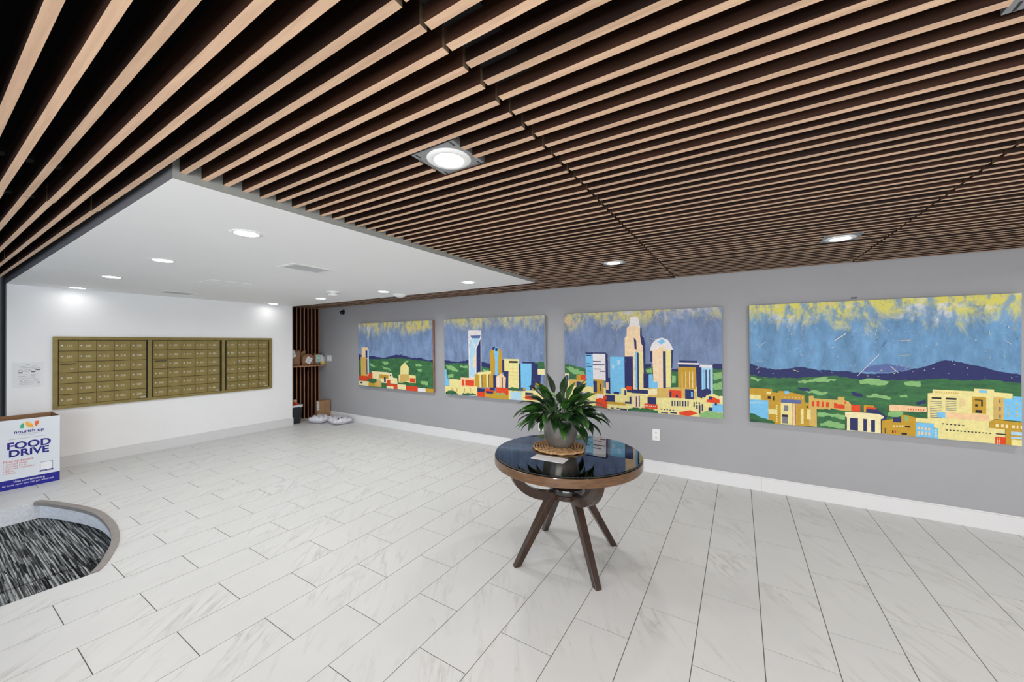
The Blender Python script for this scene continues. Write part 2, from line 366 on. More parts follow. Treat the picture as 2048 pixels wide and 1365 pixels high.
for i in range(i0, i1):
    b0 = B0 if i % 2 == 0 else B1
    for k in range(-6, 9):
        x0 = A0+i*TW+GAP/2; x1 = x0+TW-GAP; y0 = b0+k*TL+GAP/2; y1 = y0+TL-GAP
        polys = cut(x0, y0, x1, y1)
        if not polys: continue
        xm, ym = (x0+x1)/2, (y0+y1)/2
        az = math.degrees(math.atan2(xm, ym)); seen = -89 < az < 27 and ym > -.1 and (ym > .9 or xm < -.9)
        if not seen:
            for p in polys: rest.prism(p, -.01, 0, MT['tile'])
            continue
        full = len(polys) == 1 and len(polys[0]) == 4 and abs(polys[0][2][0]-polys[0][0][0]-(TW-GAP)) < 1e-4 and abs(polys[0][2][1]-polys[0][0][1]-(TL-GAP)) < 1e-4
        if full and 'full' in cache: me = cache['full']
        else:
            m = MB()
            for p in polys: m.prism([(x-x0, y-y0) for x, y in p], -.01, 0, MT['tile'])
            me = m.mesh('tile')
            if full: cache['full'] = me
        o = link('tile', me, floor); o.location = (x0, y0, random.uniform(-.0003, .0003)); ntile += 1
o = rest.build('tile', floor); o['kind'] = 'stuff'
print('tiles', ntile)
# stair well faces
rz = MB(); rz.box(PX0-.002, FY0, PZ, PX0+.012, .735, -.004, MT['riser']); struct(rz.build('trim_1'))
cv = MB(); inner = []
for i, (x, y) in enumerate(CURVE):
    a = Vector(CURVE[max(i-1, 0)]); c = Vector(CURVE[min(i+1, len(CURVE)-1)]); t = (c-a).normalized(); inner.append((x+t.y*.045, y-t.x*.045))
for (a, c) in zip(CURVE, CURVE[1:]): cv.add([(a[0], a[1]-.006, PZ), (c[0], c[1]-.006, PZ), (c[0], c[1]-.006, -.01), (a[0], a[1]-.006, -.01)], [(0, 1, 2, 3)], MT['riser'])
cv.box(PX1-.012, FY0, PZ, PX1+.001, .70, -.004, MT['riser'])
struct(cv.build('trim_2'))
ns = MB(); n = len(CURVE); vs = []; fs = []
for (x, y), (u, v) in zip(CURVE, inner): vs += [(x, y+.004, -.002), (x, y+.004, .006), (x*.3+u*.7, y*.3+v*.7, .007), (u, v, .002), (u, v, -.03), (x*.5+u*.5, y*.5+v*.5, -.03)]
for i in range(n-1):
    for k in range(6): l = (k+1) % 6; fs.append((i*6+k, (i+1)*6+k, (i+1)*6+l, i*6+l))
fs += [tuple(range(6)), tuple((n-1)*6+k for k in range(6))[::-1]]
ns.add(vs, fs, MT['nosing']); nz = ns.build('stair_nosing')
tag(nz, 'curved grey rubber nosing edging the sunken carpeted landing', 'stair nosing')
# carpet of the landing in two pieces with an open seam
def carpet_piece(name, x0, x1, label):
    p = [(x0, FY0+.01), (x1, FY0+.01)]
    xs = [x0+(x1-x0)*i/12 for i in range(13)]
    p += [(x, curve_y(min(max(x, PX0+.001), PX1-.001))-.012) for x in reversed(xs)]
    o = MB().prism(p, PZ-.02, PZ, MT['carpet']).build(name); return tag(o, label, 'carpet')
carpet_piece('landing_carpet', PX0+.003, -4.470, 'large grey striped carpet piece on the sunken landing, far side of the seam')
struct(box('seam_dark_strip', -4.49, FY0, PZ-.0195, -4.43, .945, PZ-.016, MT['black']))  # black strip laid in the open seam to darken its gap
carpet_piece('landing_carpet', -4.447, PX1-.003, 'narrow grey striped carpet strip at the near edge of the sunken landing')

# ------------------------------------------------------------------ slatted ceiling
SP, SW0, SWD, ZB, SH = .0793, .634, .0245, 2.33, .0889
PLATES = [(-1.014, 1.171), (-1.014, 3.515), (.635, 3.575), (.629, 1.222), (2.3, 1.19), (2.3, 3.55), (-1.014, -1.1), (.635, -1.1), (2.3, -1.1), (-2.9, -1.1), (-4.8, -1.1), (-6.5, -1.1)]
PHX, PHY = .108, .103
slat_cache = {}
def slat_mesh(L):
    k = round(L, 3)
    if k not in slat_cache:
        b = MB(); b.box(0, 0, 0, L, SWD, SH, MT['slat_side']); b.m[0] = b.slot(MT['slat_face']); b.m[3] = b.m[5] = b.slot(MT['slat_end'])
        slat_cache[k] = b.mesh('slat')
    return slat_cache[k]
PANELS = [(-7.86, -5.545, 'slatted wood ceiling panel at the far left, behind and beside the white dropped ceiling', 0),
          (-5.535, -3.095, 'slatted wood ceiling panel second from the left, running beside the white dropped ceiling', .002),
          (-3.085, -.636, 'slatted wood ceiling panel left of the stepped seam, holding the largest and nearest downlight', 0),
          (-.626, .907, 'slatted wood ceiling panel between the two stepped seams, right of the nearest downlight', .005),
          (.917, 3.98, 'slatted wood ceiling panel right of the far seam, above the rightmost painting', .002)]
for x0, x1, lab, dz in PANELS:
    pt = thing('slat_ceiling_panel', lab, 'ceiling panel', (x0, 0, ZB))
    rails = MB()
    for n_ in range(-37, 52):
        y = SW0+n_*SP; yc = y+SWD/2
        segs = [(x0, x1)]
        if SY0-.02 < yc < SY1+.02:
            segs = [(max(a, SX1+.002), c) for a, c in segs if c > SX1+.05]
        for px_, py_ in PLATES:
            if abs(yc-py_) < PHY-.012:
                ns_ = []
                for a, c in segs:
                    if a < px_-PHX and c > px_+PHX: ns_ += [(a, px_-PHX), (px_+PHX, c)]
                    else: ns_.append((a, c))
                segs = ns_
        jy, jz = random.uniform(-.003, .003), random.uniform(-.003, .003)+dz
        for a, c in segs:
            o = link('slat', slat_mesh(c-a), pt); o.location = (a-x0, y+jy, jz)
    # black carrier rails across the top of the slats
    for xr in ((.0, .115), (x1-x0-.115, x1-x0)) if x0 > -1 else ((.3, .36), (x1-x0-.36, x1-x0-.30)):
        if x0 < -3: rails.box(xr[0], -2.3, .089, xr[1], SY0-.03, .11, MT['black_metal'])
        elif x0 < -1: rails.box(xr[0], -2.3, .089, xr[1], SY0-.03 if xr[0] < 1 else 4.72, .11, MT['black_metal'])
        else: rails.box(xr[0], -2.3, .045, xr[1], 4.72, .110, MT['black_metal'])
    rails.build('carrier_rail', pt)

# ------------------------------------------------------------------ downlights
def downlight(x, y, z, label, group, watts, plate=False, r=.085, col=(1, .985, .965)):
    t = thing('downlight', label, 'downlight', (x, y, z), 0, group)
    if plate:
        b = MB(); b.box(-PHX, -PHY, 0, PHX, PHY, .004, MT['grey_metal'])
        b.box(-PHX, -PHY-.0, .004, -PHX+.004, PHY, .03, MT['grey_metal']); b.box(PHX-.004, -PHY, .004, PHX, PHY, .03, MT['grey_metal'])
        for sx in (-1, 1):
            for sy in (-1, 1): b.box(sx*.09-.003, sy*.085-.014, -.001, sx*.09+.003, sy*.085+.014, 0, MT['black_metal'])
        b.build('mounting_plate', t)
        z0 = -.007
    else: z0 = -.006
    MB().lathe([(r-.018, z0+.002), (r-.012, z0), (r, z0+.001), (r+.006 if not plate else r+.012, -.0005)], MT['plastic_white'], 40).build('trim_ring', t, smooth=True)
    rl = r-.017 if not plate else .066
    MB().lathe([(0, z0+.003), (rl, z0+.0035)], MT['lens'], 40).build('lens', t, smooth=True)
    l = bpy.data.lights.new('lamp', 'AREA'); l.shape = 'DISK'; l.size = rl*1.9; l.energy = watts; l.color = col; l.spread = math.radians(SPREAD)
    o = bpy.data.objects.new('lamp', l); COL.objects.link(o); o.parent = t; o.location = (0, 0, z0-.004)
    return t
WN = ['nearest the wall', 'third from the camera', 'second from the camera', 'nearest the camera']
for j, (y, row) in enumerate(((1.167, 'left row'), (3.49, 'right row'))):
    for i, x in enumerate((-7.16, -5.70, -4.21, -2.727)):
        downlight(x, y, ZS, 'downlight in the white dropped ceiling, %s, %s' % (row, WN[i]), 'downlights in the white dropped ceiling', W_SOF if i else W_NEAR)
PL = ['round downlight on a square grey plate in the slats, largest and nearest of all', 'round downlight in the slats right of the tip of the white dropped ceiling', 'round downlight in the slats above the rightmost painting', 'downlight in the slats cut by the top right corner of the picture',
      'downlight in the slats by the right wall, nearer the front wall', 'downlight in the slats by the right wall, nearer the grey wall'] + ['downlight in the slats behind the camera, %s from the right wall' % q for q in ('third', 'second', 'first', 'fourth', 'fifth', 'sixth')]
for i, (x, y) in enumerate(PLATES):
    lab = PL[i]
    downlight(x, y, ZB+.006, lab, 'downlights in the slatted ceiling', (W_SLAT, W_SLAT, W_SLAT, W_RGT, W_RGT, W_RGT)[i] if i < 6 else W_HID, True, .078)

# ------------------------------------------------------------------ ceiling fittings of the white part
def vent(x0, y0, x1, y1, label):
    t = thing('air_vent', label, 'air vent', ((x0+x1)/2, (y0+y1)/2, ZS)); hx, hy = (x1-x0)/2, (y1-y0)/2
    b = MB(); e = .035
    for a in ((-hx, -hy, hx, -hy+e), (-hx, hy-e, hx, hy), (-hx, -hy+e, -hx+e, hy-e), (hx-e, -hy+e, hx, hy-e)): b.box(a[0], a[1], -.006, a[2], a[3], -.0003, MT['plastic_white'])
    b.build('frame', t, bevel=.001)
    MB().box(-hx+e, -hy+e, -.002, hx-e, hy-e, -.0005, MT['vent_dark']).build('duct', t)
    n = int((2*hy-2*e)/.018); me = MB().box(-hx+e, -.002, -.006, hx-e, .007, -.003, MT['vent']).mesh('louver')
    for k in range(n): o = link('louver', me, t); o.location = (0, -hy+e+.009+k*.018, 0)
vent(-3.655, 1.815, -3.375, 2.215, 'white ceiling air vent with grey louvers, nearer one beside the downlights')
vent(-6.86, 1.83, -6.55, 2.21, 'white ceiling air vent with grey louvers, far one above the mailboxes')
t = thing('access_panel', 'flat white access hatch flush in the dropped ceiling between the two vents', 'access panel', (-5.19, 2.0, ZS))
MB().box(-.17, -.19, -.004, .17, .19, -.0004, MT['white_ceiling']).build('hatch', t, bevel=.001)
b = MB()
for a in ((-.185, -.205, .185, -.192), (-.185, .192, .185, .205), (-.185, -.192, -.172, .192), (.172, -.192, .185, .192)): b.box(a[0], a[1], -.006, a[2], a[3], -.0004, MT['plastic_white'])
b.build('frame', t)
t = thing('smoke_detector', 'tall white round smoke detector hanging below the dropped ceiling near the slat wall', 'smoke detector', (-4.81, 3.13, ZS))
MB().lathe([(0, -.022), (.085, -.022), (.088, -.004), (.088, 0)], MT['plastic_white'], 32).build('base', t, smooth=True, auto=.6)
MB().lathe([(0, -.058), (.052, -.058), (.066, -.05), (.068, -.032), (.05, -.030), (.05, -.022)], MT['plastic_white'], 32).build('housing', t, smooth=True, auto=.6)
MB().lathe([(.0, -.0645), (.022, -.0645), (.024, -.058)], MT['vent'], 20).build('sensor_cap', t, smooth=True, auto=.6)
t = thing('ceiling_sensor', 'flat white round sensor at the edge of the dropped ceiling before the grey wall', 'sensor', (-4.27, 3.83, ZS))
MB().lathe([(0, -.042), (.045, -.04), (.08, -.026), (.1, -.008), (.1, 0)], MT['plastic_white'], 36).build('housing', t, smooth=True, auto=.7)
MB().lathe([(0, -.047), (.018, -.047), (.02, -.041)], MT['vent'], 16).build('lens_cap', t, smooth=True)
t = thing('security_camera', 'small black dome security camera high on the grey wall near the slat wall', 'security camera', (-6.965, YG, 2.225)); t.scale = (.8, .8, .8)
MY = Matrix.Rotation(PI/2, 4, 'X')
MB().lathe([(0, .05), (.045, .05), (.05, .02), (.062, .01), (.062, .0)], MT['dome'], 24, mx=MY).build('base', t, smooth=True, auto=.6)
b = MB(); b.lathe([(0, -.05), (.022, -.045), (.042, -.025), (.05, 0), (.045, .02), (.02, .04), (0, .042)], MT['dome'], 24, c=(0, -.055, -.015)); b.build('eyeball', t, smooth=True)
MB().lathe([(0, .004), (.018, .003), (.02, 0)], MT['black_metal'], 16, mx=Matrix.Translation((.015, -.102, -.025)) @ MY).build('camera_lens', t, smooth=True)

# ------------------------------------------------------------------ wall plates
def plate(name, x, z, w, h, label, cat, kind):
    t = thing(name, label, cat, (x, YG, z))
    MB().box(-w/2, -.007, -h/2, w/2, -.0003, h/2, MT['plastic_white']).build('cover_plate', t, bevel=.002)
    if kind == 'outlet':
        for s in (-1, 1):
            b = MB(); b.box(-.017, -.010, s*.03-.016, .017, -.006, s*.03+.016, MT['plastic_white']); b.build('socket', t, bevel=.002)
            b = MB()
            for dx in (-.007, .007): b.box(dx-.0015, -.0106, s*.03-.004, dx+.0015, -.0099, s*.03+.006, MT['ink'])
            b.build('slots', t)
    else:
        for s in (-1, 1): MB().box(s*.035-.014, -.012, -.03, s*.035+.014, -.006, .03, MT['plastic_white']).build('rocker', t, bevel=.002)
plate('wall_outlet', -.863, .462, .085, .138, 'white wall outlet on the grey wall right of the table', 'outlet', 'outlet')
plate('wall_outlet', -2.415, .388, .085, .125, 'white wall outlet low on the grey wall behind the plant pot', 'outlet', 'outlet')
plate('light_switch', -7.455, 1.266, .15, .125, 'white double light switch on the grey wall beside the parcel shelf', 'switch', 'switch')

# flat colour areas of the four canvases: colour key, then u v pairs in thousandths of the canvas
ART = [
 ["n 0 506 164 492 379 464 541 514 614 515 746 473 842 483 943 442 1000 452 1000 388 0 387","e 0 418 160 436 426 450 539 471 789 450 1000 425 1000 0 0 8","h 346 404 424 415 441 376 383 354","h 157 380 225 350 273 321 184 329","h 343 333 438 316 474 277 379 294","h 656 429 701 439 700 410 664 405","h 788 383 857 394 874 366 796 355","h 812 317 864 328 863 280 820 288","h 843 144 938 149 937 101 860 106","P 48 461 142 461 142 623 48 623","g 32 163 144 163 144 466 32 466","n 107 459 135 459 135 573 107 573","l 135 192 156 192 156 593 135 593","n 117 202 130 202 130 441 117 441","C 194 252 406 249 482 237 498 172 550 169 556 84 199 85","m 305 151 432 151 432 212 305 212","n 371 100 396 100 396 172 371 172","n 452 194 471 194 471 216 452 216","n 283 132 313 132 313 145 283 145","c 598 340 655 409 707 333 703 226 791 224 791 117 571 105 571 220 594 226","g 599 231 704 236 719 148 580 110","r 4 93 130 93 130 173 4 173","r 149 131 205 131 205 225 149 225","r 409 72 459 72 459 133 409 133","r 406 7 552 7 552 74 406 74","r 661 0 813 0 813 69 661 69","r 719 120 786 120 786 184 719 184","C 0 18 151 18 151 88 0 88","g 238 16 334 16 334 116 238 116","C 554 9 663 9 663 82 554 82","w 814 0 912 0 912 52 814 52","m 910 0 1000 0 1000 54 910 54","n 21 49 53 49 53 76 21 76","C 405 6 502 6 502 42 405 42","m 145 15 238 15 238 79 145 79","d 160 109 213 143 267 130 260 83 177 68","d 627 108 664 130 718 113 717 88 635 83",],
 ["n 0 456 143 438 271 466 269 388 0 379","n 402 454 497 423 499 347 399 363","e 0 410 143 424 274 417 276 223 67 191 0 278","e 400 391 503 366 505 282 398 305","e 911 459 992 470 1000 340 935 363","h 11 390 90 382 166 325 140 304 36 340","h 168 394 260 387 259 358 184 365","h 34 260 104 273 103 233 42 220","h 421 354 484 347 483 318 428 326","w 273 848 410 842 405 296 406 234 274 232 271 779","l 286 754 349 612 345 250 281 247","n 402 737 399 291 354 299 358 612","s 295 780 404 783 393 745 308 747","l 306 747 395 745 353 629","P 329 505 351 564 349 390 313 360","m 497 583 526 611 591 620 614 578 613 305 499 310","b 535 583 546 632 563 641 578 628 583 564 571 452 570 294 543 286 547 471","n 513 611 531 639 550 635 536 592","n 549 585 572 585 572 625 549 625","n 614 324 638 324 638 477 614 477","c 635 335 773 335 773 492 635 492","c 672 134 777 134 777 347 672 347","k 679 446 762 446 762 469 679 469","n 624 343 675 345 669 139 647 138","g 683 375 770 375 770 378 683 378","g 682 333 768 333 768 337 682 337","g 681 291 767 291 767 295 681 295","g 679 250 766 250 766 253 679 253","n 770 120 793 120 793 439 770 439","b 788 111 883 111 883 445 788 445","n 804 444 914 444 914 463 804 463","n 887 445 941 442 940 329 965 321 961 216 878 176","n 790 100 828 100 828 158 790 158","m 806 126 827 126 827 156 806 156","n 869 133 911 133 911 194 869 194","m 884 137 901 137 901 168 884 168","C 938 321 998 321 998 386 938 386","m 916 172 979 172 979 220 916 220","m 338 288 529 320 527 129 333 125","c 368 314 506 336 505 301 367 280","c 385 126 407 126 407 291 385 291","n 407 130 414 130 414 287 407 287","c 456 131 478 131 478 294 456 294","n 478 135 484 135 484 290 478 290","n 525 130 556 130 556 288 525 288","p 554 270 604 314 649 266 644 137 553 131","n 610 140 618 140 618 269 610 269","w 565 137 584 137 584 267 565 267","c 55 206 116 209 180 203 363 130 359 10 1 5 2 112 52 113","p 183 117 336 117 336 237 183 237","r 233 136 328 136 328 208 233 208","r 196 131 221 131 221 209 196 209","b 0 329 23 330 24 219 54 191 48 118 0 115","g 77 33 89 33 89 93 77 93","g 133 38 145 38 145 97 133 97","g 218 44 230 44 230 103 218 103","g 280 49 292 49 292 107 280 107","r 361 6 438 6 438 111 361 111","n 362 66 438 66 438 111 362 111","m 437 0 673 0 673 90 437 90","r 445 64 531 64 531 117 445 117","n 452 56 521 56 521 84 452 84","r 552 57 680 57 680 140 552 140","n 492 96 538 96 538 133 492 133","c 673 4 791 4 791 112 673 112","d 10 32 64 52 124 46 157 5 9 0","d 200 28 259 42 348 35 347 11 199 5","d 665 139 723 152 766 146 793 121 686 116","h 555 71 641 69 640 50 558 48","l 691 5 791 5 791 102 691 102","c 793 117 990 145 1000 0 789 10","r 825 22 921 22 921 66 825 66","n 827 69 895 69 895 104 827 104",],
 ["n 550 469 601 476 601 410 550 423","n 719 431 761 440 761 401 719 396","n 923 473 961 494 998 489 999 427 924 444","e 0 456 64 436 163 404 163 223 0 253","e 555 428 612 448 613 366 556 359","e 716 413 761 410 762 252 717 255","e 938 454 999 440 999 157 939 196","h 5 420 64 415 149 373 156 333 63 343","h 567 416 601 437 604 383 573 389","h 722 370 748 364 743 302 722 299","h 950 405 996 419 997 362 953 348","h 950 306 995 337 997 263 953 256","c 0 263 156 273 336 198 635 243 861 276 1000 190 1000 0 0 0","C 1 245 34 245 34 347 1 347","n 6 266 28 266 28 328 6 328","g 34 215 166 215 166 286 34 286","r 117 286 163 286 163 341 117 341","m 89 282 121 282 121 338 89 338","n 89 195 121 195 121 266 89 266","n 159 563 307 563 307 581 159 581","b 159 218 212 218 212 564 159 564","w 212 290 301 290 301 569 212 569","n 301 578 317 565 318 322 336 319 336 155 301 159","n 212 481 271 481 271 491 212 491","n 212 448 297 448 297 458 212 458","n 221 404 271 404 271 412 221 412","n 258 381 297 381 297 391 258 391","n 163 544 201 544 201 554 163 554","n 163 458 190 458 190 466 163 466","n 166 430 204 430 204 437 166 437","n 170 381 197 381 197 388 170 388","m 214 151 286 151 286 299 214 299","n 214 160 239 160 239 281 214 281","n 261 178 268 178 268 257 261 257","p 303 195 322 195 322 273 303 273","b 333 162 432 162 432 540 333 540","n 430 183 486 183 486 544 430 544","l 381 502 406 504 399 456 384 454","l 343 460 362 457 359 414 346 422","P 433 732 445 751 448 835 460 845 469 891 469 938 505 946 523 927 528 863 534 835 535 753 546 735 549 653 558 644 562 190 485 216 485 547 433 544","w 460 840 469 891 472 938 505 946 525 918 531 831 496 854","n 534 840 543 826 543 753 555 735 564 653 564 370 553 368 549 653 540 670 532 753","b 500 228 513 228 513 595 500 595","n 492 734 508 706 510 614 497 622","n 513 188 523 188 523 586 513 586","c 523 191 547 191 547 587 523 587","w 592 609 606 673 634 719 667 731 700 712 721 660 733 613 689 597 606 592","P 606 601 678 658 679 245 638 238 613 303","c 686 623 724 608 717 259 687 255","n 671 245 688 245 688 601 671 601","n 595 496 608 496 608 602 595 602","n 720 612 732 613 726 441 719 440","b 640 692 667 720 689 694 662 666","w 615 555 626 555 626 566 615 566","w 633 535 644 535 644 545 633 545","w 651 514 662 514 662 525 651 525","w 615 490 626 490 626 501 615 501","w 633 470 644 470 644 481 633 481","w 651 450 662 450 662 461 651 461","w 615 425 626 425 626 436 615 436","w 633 405 644 405 644 416 633 416","w 651 386 662 386 662 396 651 396","w 615 360 627 360 627 371 615 371","w 633 340 644 340 644 351 633 351","w 651 321 662 321 662 332 651 332","w 615 295 627 295 627 306 615 306","w 633 276 645 276 645 286 633 286","b 583 372 607 379 613 303 638 301 638 243 583 239","n 551 237 584 237 584 379 551 379","m 759 253 860 253 860 456 759 456","n 766 493 866 493 866 515 766 515","w 758 479 878 479 878 495 758 495","n 761 455 878 455 878 480 761 480","P 780 254 784 254 784 407 780 407","P 800 257 805 257 805 410 800 410","P 821 260 825 260 825 412 821 412","P 838 263 843 263 843 414 838 414","n 858 454 891 457 892 171 866 183","l 890 213 949 213 949 459 890 459","w 880 456 948 456 948 481 880 481","n 910 250 917 250 917 435 910 435","b 895 240 906 240 906 442 895 442","n 930 249 935 249 935 437 930 437","n 876 185 891 251 920 268 941 246 939 204 905 181","g 579 234 801 257 801 167 579 143","C 556 222 635 238 635 179 538 163","r 706 160 778 160 778 232 706 232","n 709 160 720 160 720 219 709 219","n 744 163 757 163 757 189 744 189","g 777 233 861 233 861 165 778 163","n 798 158 846 158 846 249 798 249","b 831 178 841 178 841 225 831 225","n 720 81 727 81 727 132 720 132","n 735 83 742 83 742 133 735 133","n 751 84 758 84 758 134 751 134","n 766 85 773 85 773 135 766 135","n 781 86 788 86 788 136 781 136","n 796 87 803 87 803 137 796 137","n 811 88 817 88 817 138 811 138","n 655 38 664 38 664 47 655 47","n 673 38 682 38 682 47 673 47","n 690 38 699 38 699 46 690 46","n 707 37 717 37 717 46 707 46","n 725 37 734 37 734 46 725 46","n 657 5 699 5 699 14 657 14","n 712 11 749 11 749 23 712 23","n 844 90 851 90 851 133 844 133","n 859 118 865 118 865 135 859 135","n 873 117 880 117 880 134 873 134","n 874 32 882 32 882 109 874 109","n 889 56 896 56 896 120 889 120","n 902 80 912 80 912 110 902 110","n 859 72 867 72 867 106 859 106","c 896 146 915 204 939 216 960 183 961 91 896 78","r 915 162 944 188 953 190 984 170 984 137 915 141","n 927 166 946 166 946 195 927 195","n 925 61 949 61 949 95 925 95","b 947 57 1000 57 1000 131 947 131","n 958 117 970 117 970 138 958 138","C 984 155 1000 155 1000 205 984 205","r 763 29 827 56 869 30 817 0 765 4","h 877 27 920 62 1000 46 1000 1 877 2","d 449 12 503 36 579 37 636 26 639 0 449 0","c 407 78 444 78 444 226 407 226","n 428 151 440 151 440 203 428 203","r 440 207 479 207 479 245 440 245","n 476 180 579 180 579 217 476 217","P 485 37 528 37 528 163 485 163","n 502 46 509 46 509 149 502 149","n 521 50 527 50 527 156 521 156","n 431 69 473 69 473 88 431 88","n 461 76 473 76 473 142 461 142","n 576 81 628 81 628 151 576 151","r 557 38 636 38 636 84 557 84","w 563 59 569 59 569 69 563 69","w 575 59 580 59 580 68 575 68","w 586 58 592 58 592 67 586 67","w 597 58 603 58 603 67 597 67","w 609 57 614 57 614 66 609 66","w 620 57 626 57 626 66 620 66","m 311 50 437 50 437 74 311 74","n 336 6 356 6 356 16 336 16","n 375 9 394 9 394 18 375 18","r 231 0 311 0 311 95 231 95","n 297 76 362 76 362 144 297 144","r 251 92 307 92 307 131 251 131","w 241 104 284 104 284 143 241 143","n 400 0 443 0 443 16 400 16","n 356 156 393 156 393 180 356 180",],
